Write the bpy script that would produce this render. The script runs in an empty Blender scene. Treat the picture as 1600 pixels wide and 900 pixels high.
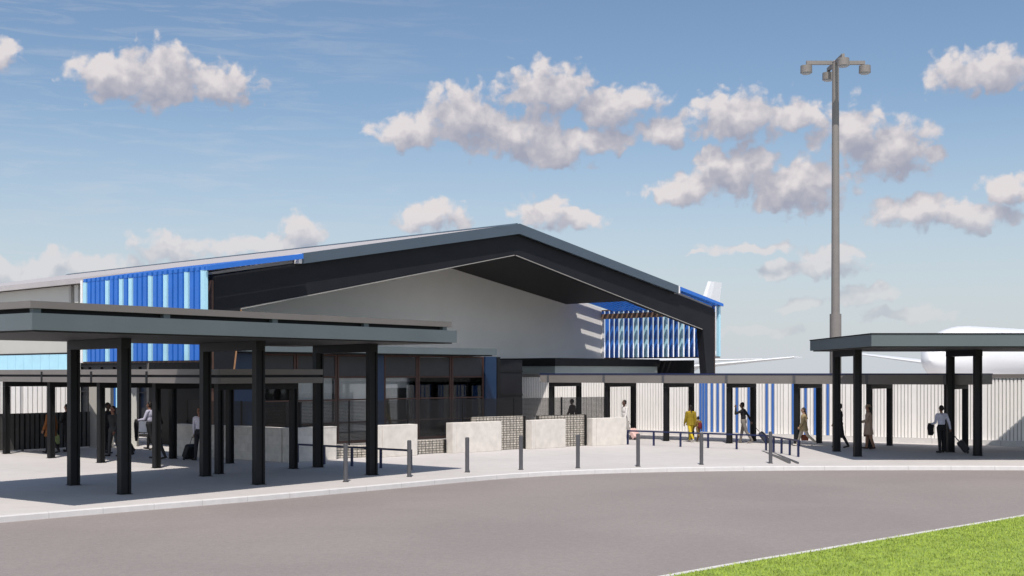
import bpy, bmesh, math, random
from mathutils import Vector, Matrix, Euler
from mathutils.bvhtree import BVHTree
R = math.radians
random.seed(7)
scene = bpy.context.scene
C = scene.collection

# ------------------------------------------------------------------ camera
F_PX, HOR, CAM_Z = 1950.0, 583.0, 3.0
cam = bpy.data.cameras.new('camera'); cam_o = bpy.data.objects.new('camera', cam); C.objects.link(cam_o)
cam_o.location = (0, 0, CAM_Z); cam_o.rotation_euler = (R(90), 0, 0)
cam.sensor_width = 36; cam.lens = 36 * F_PX / 1600
cam.shift_y = (HOR - 450) / 1600
cam.clip_start = 0.5; cam.clip_end = 20000
scene.camera = cam_o

# ------------------------------------------------------------------ sun, exposure
SUN_EL, SUN_AZ = 59.0, 181.0          # the sun stands behind the camera, high up
sun = bpy.data.lights.new('sun', 'SUN'); sun_o = bpy.data.objects.new('sun', sun); C.objects.link(sun_o)
sun.energy = 4.5; sun.angle = R(0.5); sun.color = (1.0, 0.935, 0.865)
sd = Vector((math.sin(R(SUN_AZ)) * math.cos(R(SUN_EL)), math.cos(R(SUN_AZ)) * math.cos(R(SUN_EL)), math.sin(R(SUN_EL))))
sun_o.rotation_euler = sd.to_track_quat('Z', 'Y').to_euler(); sun_o.location = (0, -60, 90)
scene.view_settings.view_transform = 'Standard'; scene.view_settings.look = 'None'
scene.view_settings.gamma = 1; scene.view_settings.exposure = 0.06; scene.view_settings.use_curve_mapping = False

# ------------------------------------------------------------------ world: Nishita sky with clouds at their own directions
def build_world():
    w = bpy.data.worlds.new('World'); scene.world = w; w.use_nodes = True
    nt = w.node_tree; nt.nodes.clear(); N = nt.nodes; L = nt.links
    # cloud field as a node group: vector (azimuth, elevation, 0) -> density
    g = bpy.data.node_groups.new('cloud_field', 'ShaderNodeTree')
    g.interface.new_socket('p', in_out='INPUT', socket_type='NodeSocketVector')
    g.interface.new_socket('density', in_out='OUTPUT', socket_type='NodeSocketFloat')
    gi = g.nodes.new('NodeGroupInput'); go = g.nodes.new('NodeGroupOutput')
    def gn(t, **k):
        n = g.nodes.new(t)
        for a, b in k.items(): setattr(n, a, b)
        return n
    wn = gn('ShaderNodeTexNoise', noise_dimensions='2D'); wn.inputs['Scale'].default_value = 38; wn.inputs['Detail'].default_value = 3
    g.links.new(gi.outputs[0], wn.inputs['Vector'])
    sb = gn('ShaderNodeVectorMath', operation='SUBTRACT'); sb.inputs[1].default_value = (.5, .5, .5)
    g.links.new(wn.outputs['Color'], sb.inputs[0])
    scl = gn('ShaderNodeVectorMath', operation='SCALE'); scl.inputs['Scale'].default_value = 0.020
    g.links.new(sb.outputs[0], scl.inputs[0])
    wp = gn('ShaderNodeVectorMath', operation='ADD')
    g.links.new(gi.outputs[0], wp.inputs[0]); g.links.new(scl.outputs[0], wp.inputs[1])
    # azimuth / elevation centres and half sizes of the cloud lumps, in degrees
    acc = None
    for (az, el, ra, re_) in CLOUDS:
        s = gn('ShaderNodeVectorMath', operation='SUBTRACT'); s.inputs[1].default_value = (R(az), math.tan(R(el)), 0)
        g.links.new(wp.outputs[0], s.inputs[0])
        m = gn('ShaderNodeVectorMath', operation='MULTIPLY'); m.inputs[1].default_value = (1 / R(ra), 1 / R(re_), 0)
        g.links.new(s.outputs[0], m.inputs[0])
        ln = gn('ShaderNodeVectorMath', operation='LENGTH'); g.links.new(m.outputs[0], ln.inputs[0])
        if acc is None: acc = ln.outputs['Value']
        else:
            mn = gn('ShaderNodeMath', operation='SMOOTH_MIN'); mn.inputs[2].default_value = .25
            g.links.new(acc, mn.inputs[0]); g.links.new(ln.outputs['Value'], mn.inputs[1]); acc = mn.outputs[0]
    inv = gn('ShaderNodeMath', operation='SUBTRACT'); inv.inputs[0].default_value = 1.0; g.links.new(acc, inv.inputs[1])
    fb = gn('ShaderNodeTexNoise', noise_dimensions='2D'); fb.inputs['Scale'].default_value = 66; fb.inputs['Detail'].default_value = 6
    fb.inputs['Roughness'].default_value = .56
    g.links.new(gi.outputs[0], fb.inputs['Vector'])
    f1 = gn('ShaderNodeMath', operation='SUBTRACT'); g.links.new(fb.outputs['Fac'], f1.inputs[0]); f1.inputs[1].default_value = .5
    f2 = gn('ShaderNodeMath', operation='MULTIPLY_ADD'); g.links.new(f1.outputs[0], f2.inputs[0]); f2.inputs[1].default_value = .80
    vo = gn('ShaderNodeTexVoronoi', voronoi_dimensions='2D', feature='SMOOTH_F1'); vo.inputs['Scale'].default_value = 64; vo.inputs['Smoothness'].default_value = .35
    vo.inputs['Detail'].default_value = 2; vo.inputs['Roughness'].default_value = .45
    g.links.new(wp.outputs[0], vo.inputs['Vector'])
    v2 = gn('ShaderNodeMath', operation='MULTIPLY_ADD'); g.links.new(vo.outputs['Distance'], v2.inputs[0]); v2.inputs[1].default_value = -.60
    iv2 = gn('ShaderNodeMath', operation='ADD'); g.links.new(inv.outputs[0], iv2.inputs[0]); iv2.inputs[1].default_value = .47
    g.links.new(iv2.outputs[0], v2.inputs[2])
    g.links.new(v2.outputs[0], f2.inputs[2])
    g.links.new(f2.outputs[0], go.inputs[0])

    tc = N.new('ShaderNodeTexCoord'); sx = N.new('ShaderNodeSeparateXYZ'); L.new(tc.outputs['Generated'], sx.inputs[0])
    def mth(op, a, b=None, c=None):
        n = N.new('ShaderNodeMath'); n.operation = op
        for i, v in enumerate((a, b, c)):
            if v is None: continue
            if hasattr(v, 'links') or hasattr(v, 'is_output'): L.new(v, n.inputs[i])
            else: n.inputs[i].default_value = v
        return n.outputs[0]
    az = mth('ARCTAN2', sx.outputs[0], sx.outputs[1])
    hyp = mth('SQRT', mth('ADD', mth('MULTIPLY', sx.outputs[0], sx.outputs[0]), mth('MULTIPLY', sx.outputs[1], sx.outputs[1])))
    te = mth('DIVIDE', sx.outputs[2], mth('MAXIMUM', hyp, .02))
    p = N.new('ShaderNodeCombineXYZ'); L.new(az, p.inputs[0]); L.new(te, p.inputs[1])
    g1 = N.new('ShaderNodeGroup'); g1.node_tree = g; L.new(p.outputs[0], g1.inputs[0])
    up = N.new('ShaderNodeVectorMath'); up.operation = 'ADD'; up.inputs[1].default_value = (-.006, .017, 0); L.new(p.outputs[0], up.inputs[0])
    g2 = N.new('ShaderNodeGroup'); g2.node_tree = g; L.new(up.outputs[0], g2.inputs[0])
    a = N.new('ShaderNodeMapRange'); a.interpolation_type = 'SMOOTHSTEP'
    a.inputs['From Min'].default_value = -.03; a.inputs['From Max'].default_value = .46
    L.new(g1.outputs[0], a.inputs['Value'])
    # thin the clouds towards the horizon
    hz = N.new('ShaderNodeMapRange'); hz.inputs['From Min'].default_value = .035; hz.inputs['From Max'].default_value = .13
    hz.inputs['To Min'].default_value = .28; hz.inputs['To Max'].default_value = .95; L.new(te, hz.inputs['Value'])
    alpha = mth('MULTIPLY', a.outputs[0], hz.outputs[0])
    # lit towards the sun's side (up), grey underneath
    diff = mth('SUBTRACT', g1.outputs[0], g2.outputs[0])
    thick = mth('MULTIPLY', mth('MAXIMUM', g1.outputs[0], 0.0), -.22)
    lit = mth('ADD', mth('MULTIPLY_ADD', diff, .62, .55), thick)
    cr = N.new('ShaderNodeValToRGB'); L.new(lit, cr.inputs[0])
    cr.color_ramp.elements[0].position = .12; cr.color_ramp.elements[0].color = (.35, .36, .44, 1)
    cr.color_ramp.elements[1].position = .95; cr.color_ramp.elements[1].color = (.74, .69, .69, 1)
    e = cr.color_ramp.elements.new(.5); e.color = (.47, .46, .515, 1)
    # faint streaks of high cloud over the left half of the sky
    mp = N.new('ShaderNodeMapping'); mp.inputs['Rotation'].default_value = (0, 0, R(-14)); mp.inputs['Scale'].default_value = (9, 75, 1)
    L.new(p.outputs[0], mp.inputs[0])
    ci = N.new('ShaderNodeTexNoise'); ci.noise_dimensions = '2D'; ci.inputs['Scale'].default_value = 1.3; ci.inputs['Detail'].default_value = 7; ci.inputs['Roughness'].default_value = .65
    ci.inputs['Distortion'].default_value = .4
    L.new(mp.outputs[0], ci.inputs['Vector'])
    cm = N.new('ShaderNodeMapRange'); cm.inputs['From Min'].default_value = .48; cm.inputs['From Max'].default_value = .8; cm.inputs['To Max'].default_value = .30
    L.new(ci.outputs['Fac'], cm.inputs['Value'])
    azm = N.new('ShaderNodeMapRange'); azm.inputs['From Min'].default_value = R(2); azm.inputs['From Max'].default_value = R(-12); L.new(az, azm.inputs['Value'])
    cirrus = mth('MULTIPLY', cm.outputs[0], azm.outputs[0])

    sky = N.new('ShaderNodeTexSky'); sky.sky_type = 'NISHITA'; sky.sun_disc = False
    sky.sun_elevation = R(SUN_EL); sky.sun_rotation = R(SUN_AZ); sky.altitude = 0
    sky.air_density = 1.0; sky.dust_density = .35; sky.ozone_density = 2.2
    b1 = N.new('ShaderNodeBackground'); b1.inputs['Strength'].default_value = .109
    # far haze low over the horizon belongs to the air
    hs = N.new('ShaderNodeHueSaturation'); hs.inputs['Saturation'].default_value = 1.0; L.new(sky.outputs[0], hs.inputs['Color'])
    L.new(hs.outputs[0], b1.inputs['Color'])
    K = .10
    sc = N.new('ShaderNodeVectorMath'); sc.operation = 'SCALE'; sc.inputs['Scale'].default_value = 1 / K; L.new(cr.outputs[0], sc.inputs[0])
    b2 = N.new('ShaderNodeBackground'); b2.inputs['Strength'].default_value = K; L.new(sc.outputs[0], b2.inputs['Color'])
    b3 = N.new('ShaderNodeBackground'); b3.inputs['Strength'].default_value = K; b3.inputs['Color'].default_value = (6.2, 6.4, 6.9, 1)
    rear_sky_boost = N.new('ShaderNodeMapRange'); rear_sky_boost.interpolation_type = 'SMOOTHSTEP'; rear_sky_boost.inputs['From Min'].default_value = .3; rear_sky_boost.inputs['From Max'].default_value = -.7  # unseen sky behind the camera, brightened to light the shaded gable wall
    rear_sky_boost.inputs['To Min'].default_value = 1.0; rear_sky_boost.inputs['To Max'].default_value = 1.38; L.new(sx.outputs[1], rear_sky_boost.inputs['Value'])
    L.new(mth('MULTIPLY', rear_sky_boost.outputs[0], .105), b1.inputs['Strength'])
    L.new(mth('MULTIPLY_ADD', rear_sky_boost.outputs[0], -1.0, 2.0), hs.inputs['Saturation'])
    hzm = N.new('ShaderNodeMapRange'); hzm.interpolation_type = 'SMOOTHSTEP'; hzm.inputs['From Min'].default_value = .235; hzm.inputs['From Max'].default_value = -.03
    hzm.inputs['To Min'].default_value = 0; hzm.inputs['To Max'].default_value = .95; L.new(te, hzm.inputs['Value'])
    bh = N.new('ShaderNodeBackground'); bh.inputs['Strength'].default_value = K; bh.inputs['Color'].default_value = (5.5, 5.95, 6.55, 1); L.new(mth('MULTIPLY', mth('POWER', rear_sky_boost.outputs[0], 3.0), K), bh.inputs['Strength'])  # low haze raised most on the unseen side, as added fill light
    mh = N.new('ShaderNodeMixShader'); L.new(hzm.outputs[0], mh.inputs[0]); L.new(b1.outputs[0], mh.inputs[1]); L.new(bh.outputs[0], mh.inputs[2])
    m0 = N.new('ShaderNodeMixShader'); L.new(cirrus, m0.inputs[0]); L.new(mh.outputs[0], m0.inputs[1]); L.new(b3.outputs[0], m0.inputs[2])
    m1 = N.new('ShaderNodeMixShader'); L.new(alpha, m1.inputs[0]); L.new(m0.outputs[0], m1.inputs[1]); L.new(b2.outputs[0], m1.inputs[2])
    out = N.new('ShaderNodeOutputWorld'); L.new(m1.outputs[0], out.inputs[0])

CLOUDS = []
def cloud(cx, cy, rx, ry):      # measured on the photograph, kept as true directions (degrees)
    k = (cx - 800) / F_PX; az = math.atan(k)
    te = (HOR - cy) / F_PX * math.cos(az)
    CLOUDS.append((math.degrees(az), math.degrees(math.atan(te)), math.degrees(rx / F_PX), math.degrees(ry / F_PX)))
for c in [(172,118,62,36),(250,122,90,56),(345,132,62,38),(8,84,26,26),
          (645,206,68,30),(725,178,78,52),(862,142,78,50),(960,168,84,40),(800,212,110,36),(865,238,66,32),(940,220,66,22),
          (1040,205,55,26),(1150,182,85,44),(1240,182,60,24),(1330,205,62,46),(1395,232,70,52),(1462,240,26,16),
          (1075,296,70,24),(1160,272,80,46),(1245,290,90,50),(1120,250,40,22),
          (1530,110,80,36),(1430,330,78,26),(1515,338,78,24),(1585,296,58,26),
          (675,338,62,24),(848,330,46,28),(908,342,44,20),
          (270,392,66,30),(470,362,34,34),(410,388,100,24),(130,414,90,22),(40,428,80,22),
          (1175,390,80,11),(1285,398,62,14),(1290,416,66,20),(1222,420,40,16),(1080,396,20,5),
          (1245,472,34,16),(1352,463,48,18),(1420,490,70,14),(1190,520,80,10)]:
    cloud(*c)
build_world()

# ------------------------------------------------------------------ materials
def mat(name, col, rough=.6, var=.06, scale=3.0, bump=0., bscale=60., metal=0., spec=.5, coat=0., stain=0.):
    m = bpy.data.materials.new(name); m.use_nodes = True; nt = m.node_tree; N = nt.nodes; L = nt.links
    b = N['Principled BSDF']; b.inputs['Roughness'].default_value = rough; b.inputs['Metallic'].default_value = metal
    b.inputs['Specular IOR Level'].default_value = spec
    geo = N.new('ShaderNodeNewGeometry')
    n = N.new('ShaderNodeTexNoise'); n.inputs['Scale'].default_value = scale; n.inputs['Detail'].default_value = 5
    L.new(geo.outputs['Position'], n.inputs['Vector'])
    r = N.new('ShaderNodeMapRange'); r.inputs['From Min'].default_value = .3; r.inputs['From Max'].default_value = .7
    r.inputs['To Min'].default_value = 1 - var; r.inputs['To Max'].default_value = 1 + var
    L.new(n.outputs['Fac'], r.inputs['Value'])
    mx = N.new('ShaderNodeVectorMath'); mx.operation = 'SCALE'; mx.inputs[0].default_value = col[:3]
    L.new(r.outputs[0], mx.inputs['Scale']); last = mx.outputs[0]
    if stain:
        n2 = N.new('ShaderNodeTexNoise'); n2.inputs['Scale'].default_value = .23; n2.inputs['Detail'].default_value = 6; n2.inputs['Distortion'].default_value = .6
        L.new(geo.outputs['Position'], n2.inputs['Vector'])
        r2 = N.new('ShaderNodeMapRange'); r2.inputs['From Min'].default_value = .35; r2.inputs['From Max'].default_value = .65
        r2.inputs['To Min'].default_value = 1 - stain; r2.inputs['To Max'].default_value = 1 + stain * .6; L.new(n2.outputs['Fac'], r2.inputs['Value'])
        m2 = N.new('ShaderNodeVectorMath'); m2.operation = 'SCALE'; L.new(last, m2.inputs[0]); L.new(r2.outputs[0], m2.inputs['Scale']); last = m2.outputs[0]
    L.new(last, b.inputs['Base Color'])
    if bump:
        n3 = N.new('ShaderNodeTexNoise'); n3.inputs['Scale'].default_value = bscale; n3.inputs['Detail'].default_value = 4
        L.new(geo.outputs['Position'], n3.inputs['Vector'])
        bp = N.new('ShaderNodeBump'); bp.inputs['Strength'].default_value = bump; bp.inputs['Distance'].default_value = .02
        L.new(n3.outputs['Fac'], bp.inputs['Height']); L.new(bp.outputs[0], b.inputs['Normal'])
    if coat: b.inputs['Coat Weight'].default_value = coat
    return m
M = {}
M['black_metal'] = mat('black_metal', (.011, .011, .012), .55, .12, spec=.2)
M['portal_black'] = mat('portal_black', (.013, .0135, .017), .6, .12, .8, spec=.2)
M['soffit_black'] = mat('soffit_black', (.022, .021, .021), .6, .1, spec=.3)
M['fascia_grey'] = mat('fascia_grey', (.105, .128, .136), .45, .05, .8, spec=.4)
M['rake_grey'] = mat('rake_grey', (.072, .098, .125), .45, .05, .5, spec=.4)
M['fascia_brown'] = mat('fascia_brown', (.17, .155, .145), .5, .06, 1.2, spec=.3)
M['roof_sheet'] = mat('roof_sheet', (.42, .39, .385), .5, .06, .6)
M['gable_render'] = mat('gable_render', (.82, .80, .77), .8, .025, .6, .05, 40)
M['wall_beige'] = mat('wall_beige', (.46, .455, .42), .8, .03, .6, .04, 40)
M['pier_beige'] = mat('pier_beige', (.34, .325, .30), .8, .06, .9, .05, 40)
M['blue'] = mat('blue', (.023, .15, .56), .4, .06, 1.5)
M['fence_blue'] = mat('fence_blue', (.05, .16, .50), .45, .05, 1.5)
M['light_blue'] = mat('light_blue', (.40, .69, .82), .4, .05, 1.5)
M['navy'] = mat('navy', (.006, .012, .06), .4, .1)
M['column_blue'] = mat('column_blue', (.007, .026, .070), .45, .06)
M['white_paint'] = mat('white_paint', (.86, .83, .80), .45, .03, 1.2)
M['brown_steel'] = mat('brown_steel', (.09, .045, .03), .6, .15)
M['timber_dark'] = mat('timber_dark', (.20, .125, .085), .6, .15, 6)
M['timber'] = mat('timber', (.33, .17, .085), .6, .15, 6)
M['window_frame'] = mat('window_frame', (.050, .020, .014), .5, .15)
M['fence_white'] = mat('fence_white', (.90, .87, .84), .5, .035, 1.2)
M['fence_gap_shade'] = mat('fence_gap_shade', (.48, .47, .46), .6, .05)  # grey imitating the shade between white slats
M['pavement'] = mat('pavement', (.50, .472, .452), .85, .035, 2.2, .06, 90, stain=.05)
M['kerb'] = mat('kerb', (.60, .58, .565), .8, .05, 4, .06, 60)
M['asphalt'] = mat('asphalt', (.24, .209, .196), .85, .05, 7, .12, 120, stain=.065)
M['apron'] = mat('apron', (.33, .32, .31), .9, .05, .4)
M['stone'] = mat('stone', (.62, .58, .53), .85, .09, 3.5, .25, 22)
M['bollard'] = mat('bollard', (.075, .075, .082), .4, .08, 9)
M['galv'] = mat('galv', (.215, .195, .18), .55, .05, 2.5)
M['aircraft_white'] = mat('aircraft_white', (.80, .80, .80), .3, .02, .4, coat=.3)
M['engine_grey'] = mat('engine_grey', (.35, .36, .38), .35, .03, 1)
M['dark_glass'] = mat('dark_glass', (.008, .010, .014), .25, .05, 1, spec=.2)
M['dark_fence'] = mat('dark_fence', (.055, .053, .052), .6, .15)
M['blind'] = mat('blind', (.82, .76, .70), .9, .04, 2)
M['louvre_dark'] = mat('louvre_dark', (.030, .031, .036), .5, .1)
M['roof_green'] = mat('roof_green', (.27, .30, .285), .4, .05, .8)
M['room'] = mat('room', (.20, .185, .17), .9, .05)
M['dark_rubber'] = mat('dark_rubber', (.012, .012, .014), .6, .1)
M['wire'] = mat('wire', (.007, .007, .008), .5, .1)
M['soil'] = mat('soil', (.21, .285, .045), .95, .25, 5, .3, 40)

def joints(m, bw, bh, mw, dark, rot=0, off=0.):
    nt = m.node_tree; N = nt.nodes; L = nt.links; b = N['Principled BSDF']; src = b.inputs['Base Color'].links[0].from_socket
    geo = N.new('ShaderNodeNewGeometry'); mp = N.new('ShaderNodeMapping'); mp.inputs['Rotation'].default_value = (0, 0, R(rot)); L.new(geo.outputs['Position'], mp.inputs[0])
    br = N.new('ShaderNodeTexBrick'); br.offset = off; L.new(mp.outputs[0], br.inputs['Vector'])
    for k_, v_ in (('Scale', 1), ('Brick Width', bw), ('Row Height', bh), ('Mortar Size', mw), ('Mortar Smooth', .2), ('Bias', 0)): br.inputs[k_].default_value = v_
    br.inputs['Color1'].default_value = (.985, .985, .985, 1); br.inputs['Color2'].default_value = (1.01, 1.01, 1.01, 1); br.inputs['Mortar'].default_value = (dark, dark, dark, 1)
    mu = N.new('ShaderNodeVectorMath'); mu.operation = 'MULTIPLY'; L.new(src, mu.inputs[0]); L.new(br.outputs['Color'], mu.inputs[1]); L.new(mu.outputs[0], b.inputs['Base Color'])
joints(M['pavement'], 3.0, 3.0, .012, .80, 43)
joints(M['kerb'], 1.2, 60, .010, .78, -30)
def speckle(m, scale, lo, hi):
    nt = m.node_tree; N = nt.nodes; L = nt.links; b = N['Principled BSDF']; src = b.inputs['Base Color'].links[0].from_socket
    geo = N.new('ShaderNodeNewGeometry'); n_ = N.new('ShaderNodeTexNoise'); n_.inputs['Scale'].default_value = scale; n_.inputs['Detail'].default_value = 3; n_.inputs['Roughness'].default_value = .8
    L.new(geo.outputs['Position'], n_.inputs['Vector']); r_ = N.new('ShaderNodeMapRange'); r_.inputs['From Min'].default_value = .25; r_.inputs['From Max'].default_value = .75
    r_.inputs['To Min'].default_value = lo; r_.inputs['To Max'].default_value = hi; L.new(n_.outputs['Fac'], r_.inputs['Value'])
    mu = N.new('ShaderNodeVectorMath'); mu.operation = 'SCALE'; L.new(src, mu.inputs[0]); L.new(r_.outputs[0], mu.inputs['Scale']); L.new(mu.outputs[0], b.inputs['Base Color'])
speckle(M['asphalt'], 28, .84, 1.16); speckle(M['pavement'], 16, .95, 1.05)
def glass(name, tint=(.86, .88, .89), refl=.06):
    m = bpy.data.materials.new(name); m.use_nodes = True; nt = m.node_tree; N = nt.nodes; L = nt.links; N.clear()
    t = N.new('ShaderNodeBsdfTransparent'); t.inputs[0].default_value = (*tint, 1)
    g = N.new('ShaderNodeBsdfGlossy'); g.inputs['Roughness'].default_value = .02; g.inputs[0].default_value = (.9, .95, 1, 1)
    fr = N.new('ShaderNodeFresnel'); fr.inputs[0].default_value = 1.5
    geo = N.new('ShaderNodeNewGeometry'); nn = N.new('ShaderNodeTexNoise'); nn.inputs['Scale'].default_value = .7
    L.new(geo.outputs['Position'], nn.inputs['Vector'])
    bp = N.new('ShaderNodeBump'); bp.inputs['Strength'].default_value = .02; L.new(nn.outputs['Fac'], bp.inputs['Height']); L.new(bp.outputs[0], g.inputs['Normal'])
    mx = N.new('ShaderNodeMixShader'); L.new(fr.outputs[0], mx.inputs[0]); L.new(t.outputs[0], mx.inputs[1]); L.new(g.outputs[0], mx.inputs[2])
    o = N.new('ShaderNodeOutputMaterial'); L.new(mx.outputs[0], o.inputs[0])
    return m
M['glass'] = glass('glass')

def stone_wall_mat(name, base, mortar, bw, bh, mw, var):
    m = mat(name, base, .85, .10, 5, .2, 30); nt = m.node_tree; N = nt.nodes; L = nt.links
    b = N['Principled BSDF']; src = b.inputs['Base Color'].links[0].from_socket
    tc = N.new('ShaderNodeTexCoord')
    sx = N.new('ShaderNodeSeparateXYZ'); L.new(tc.outputs['Object'], sx.inputs[0])
    ad = N.new('ShaderNodeMath'); ad.operation = 'ADD'; L.new(sx.outputs[0], ad.inputs[0])
    mm = N.new('ShaderNodeMath'); mm.operation = 'MULTIPLY'; mm.inputs[1].default_value = .83; L.new(sx.outputs[1], mm.inputs[0]); L.new(mm.outputs[0], ad.inputs[1])
    cb = N.new('ShaderNodeCombineXYZ'); L.new(ad.outputs[0], cb.inputs[0]); L.new(sx.outputs[2], cb.inputs[1])
    br = N.new('ShaderNodeTexBrick'); L.new(cb.outputs[0], br.inputs['Vector'])
    br.inputs['Scale'].default_value = 1; br.inputs['Brick Width'].default_value = bw; br.inputs['Row Height'].default_value = bh
    br.inputs['Mortar Size'].default_value = mw; br.inputs['Mortar Smooth'].default_value = .3; br.inputs['Bias'].default_value = 0
    br.inputs['Color1'].default_value = (1 - var,) * 3 + (1,); br.inputs['Color2'].default_value = (1 + var,) * 3 + (1,)
    br.inputs['Mortar'].default_value = (mortar,) * 3 + (1,)
    mu = N.new('ShaderNodeVectorMath'); mu.operation = 'MULTIPLY'; L.new(src, mu.inputs[0]); L.new(br.outputs['Color'], mu.inputs[1])
    L.new(mu.outputs[0], b.inputs['Base Color'])
    return m
M['stone_clad'] = stone_wall_mat('stone_clad', (.60, .565, .52), .86, .62, .29, .006, .07)
M['gabion'] = stone_wall_mat('gabion', (.52, .475, .41), .50, .17, .09, .016, .25)

def grass_mat():
    m = mat('grass_blade', (.30, .385, .062), .8, .2, 2.5, spec=.2); return m
M['grass'] = grass_mat()

# ------------------------------------------------------------------ mesh helpers
class Fr:                                    # a plan frame: a runs along the direction, b to its left
    def __init__(s, o, deg): s.o = o; s.c, s.s = math.cos(R(deg)), math.sin(R(deg)); s.deg = deg
    def W(s, a, b, z): return Vector((s.o[0] + s.c * a - s.s * b, s.o[1] + s.s * a + s.c * b, z))
def fr2(p, q): return Fr(p, math.degrees(math.atan2(q[1] - p[1], q[0] - p[0]))), math.hypot(q[0] - p[0], q[1] - p[1])
WORLD = Fr((0, 0), 0)
class MB:
    def __init__(s): s.v = []; s.f = []; s.m = []; s.sm = []
    def add(s, vs, fs, mi=0, smooth=False):
        o = len(s.v); s.v += [Vector(v) for v in vs]; s.f += [[i + o for i in f] for f in fs]; s.m += [mi] * len(fs); s.sm += [smooth] * len(fs); return s
    def box(s, fr, a0, a1, b0, b1, z0, z1, mi=0):
        vs = [fr.W(a, b, z) for z in (z0, z1) for a, b in ((a0, b0), (a1, b0), (a1, b1), (a0, b1))]
        return s.add(vs, [[3, 2, 1, 0], [4, 5, 6, 7], [0, 1, 5, 4], [1, 2, 6, 5], [2, 3, 7, 6], [3, 0, 4, 7]], mi)
    def prism_az(s, fr, poly, b0, b1, mi=0):  # polygon in (a, z) extruded along b
        n = len(poly); vs = [fr.W(a, b0, z) for a, z in poly] + [fr.W(a, b1, z) for a, z in poly]
        return s.add(vs, [list(range(n)), list(range(2 * n - 1, n - 1, -1))] + [[i, i + n, (i + 1) % n + n, (i + 1) % n] for i in range(n)], mi)
    def prism_xy(s, fr, poly, z0, z1, mi=0):
        n = len(poly); vs = [fr.W(a, b, z0) for a, b in poly] + [fr.W(a, b, z1) for a, b in poly]
        return s.add(vs, [list(range(n))[::-1], list(range(n, 2 * n))] + [[i, (i + 1) % n, (i + 1) % n + n, i + n] for i in range(n)], mi)
    def tube(s, p, q, r0, r1=None, n=14, mi=0, cap=True, smooth=True):
        p, q = Vector(p), Vector(q); r1 = r0 if r1 is None else r1
        d = (q - p).normalized(); x = d.orthogonal().normalized(); y = d.cross(x)
        vs = [c + (x * math.cos(2 * math.pi * i / n) + y * math.sin(2 * math.pi * i / n)) * r for c, r in ((p, r0), (q, r1)) for i in range(n)]
        s.add(vs, [[i, (i + 1) % n, (i + 1) % n + n, i + n] for i in range(n)], mi, smooth)
        if cap: s.add(vs, [list(range(n))[::-1], list(range(n, 2 * n))], mi)
        return s
    def bar(s, p, q, w, h, mi=0, up=(0, 0, 1)):  # rectangular bar between two points
        p, q = Vector(p), Vector(q); d = (q - p).normalized(); x = d.cross(Vector(up)).normalized(); y = x.cross(d)
        vs = [c + x * i * w / 2 + y * j * h / 2 for c in (p, q) for i, j in ((-1, -1), (1, -1), (1, 1), (-1, 1))]
        return s.add(vs, [[0, 1, 2, 3], [7, 6, 5, 4], [0, 4, 5, 1], [1, 5, 6, 2], [2, 6, 7, 3], [3, 7, 4, 0]], mi)
    def loft(s, rings, mi=0, smooth=True, cap=True):   # rings of equal vertex count
        n = len(rings[0]); vs = [v for r in rings for v in r]
        fs = [[k * n + i, k * n + (i + 1) % n, (k + 1) * n + (i + 1) % n, (k + 1) * n + i] for k in range(len(rings) - 1) for i in range(n)]
        s.add(vs, fs, mi, smooth)
        if cap: s.add(vs, [list(range(n))[::-1], list(range((len(rings) - 1) * n, len(rings) * n))], mi)
        return s
    def ball(s, c, r, mi=0, nu=14, nv=9, rot=None):
        c = Vector(c); r = (r, r, r) if isinstance(r, (int, float)) else r; vs = []; fs = []
        for j in range(nv + 1):
            th = math.pi * j / nv
            for i in range(nu):
                ph = 2 * math.pi * i / nu
                v = Vector((r[0] * math.sin(th) * math.cos(ph), r[1] * math.sin(th) * math.sin(ph), r[2] * math.cos(th)))
                vs.append(c + (rot @ v if rot else v))
        for j in range(nv):
            for i in range(nu):
                fs.append([j * nu + i, (j + 1) * nu + i, (j + 1) * nu + (i + 1) % nu, j * nu + (i + 1) % nu])
        return s.add(vs, fs, mi, True)
    def build(s, name, mats, parent=None, bevel=0):
        if not isinstance(mats, (list, tuple)): mats = [mats]
        bm = bmesh.new(); bv = [bm.verts.new(v) for v in s.v]
        for f, mi, sm in zip(s.f, s.m, s.sm):
            try: fc = bm.faces.new([bv[i] for i in f]); fc.material_index = mi; fc.smooth = sm
            except ValueError: pass
        bmesh.ops.remove_doubles(bm, verts=bm.verts, dist=1e-5)
        bmesh.ops.recalc_face_normals(bm, faces=bm.faces)
        for e in bm.edges:
            if any(not f.smooth for f in e.link_faces): e.smooth = False
        if parent is not None:
            root = parent
            while root.parent is not None: root = root.parent
            org = Vector(root.location)
        else:
            lo = Vector([min(v.co[i] for v in bm.verts) for i in range(3)]); hi = Vector([max(v.co[i] for v in bm.verts) for i in range(3)])
            org = Vector(((lo.x + hi.x) / 2, (lo.y + hi.y) / 2, lo.z))
        for v in bm.verts: v.co -= org
        me = bpy.data.meshes.new(name); bm.to_mesh(me); bm.free()
        for m in mats: me.materials.append(m)
        o = bpy.data.objects.new(name, me); C.objects.link(o)
        if parent is not None: o.parent = parent
        else: o.location = org
        if bevel:
            md = o.modifiers.new('bevel', 'BEVEL'); md.width = bevel; md.segments = 2; md.limit_method = 'ANGLE'
        return o
def tag(o, label=None, cat=None, group=None, kind=None):
    if label: o['label'] = label
    if cat: o['category'] = cat
    if group: o['group'] = group
    if kind: o['kind'] = kind
    return o
def thing(name, label, cat, loc, group=None):
    o = bpy.data.objects.new(name, None); C.objects.link(o); o.location = loc; o.empty_display_size = .3
    return tag(o, label, cat, group)
def box_obj(name, m, parent, fr, *d, bevel=0): return MB().box(fr, *d).build(name, m, parent, bevel)
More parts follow.
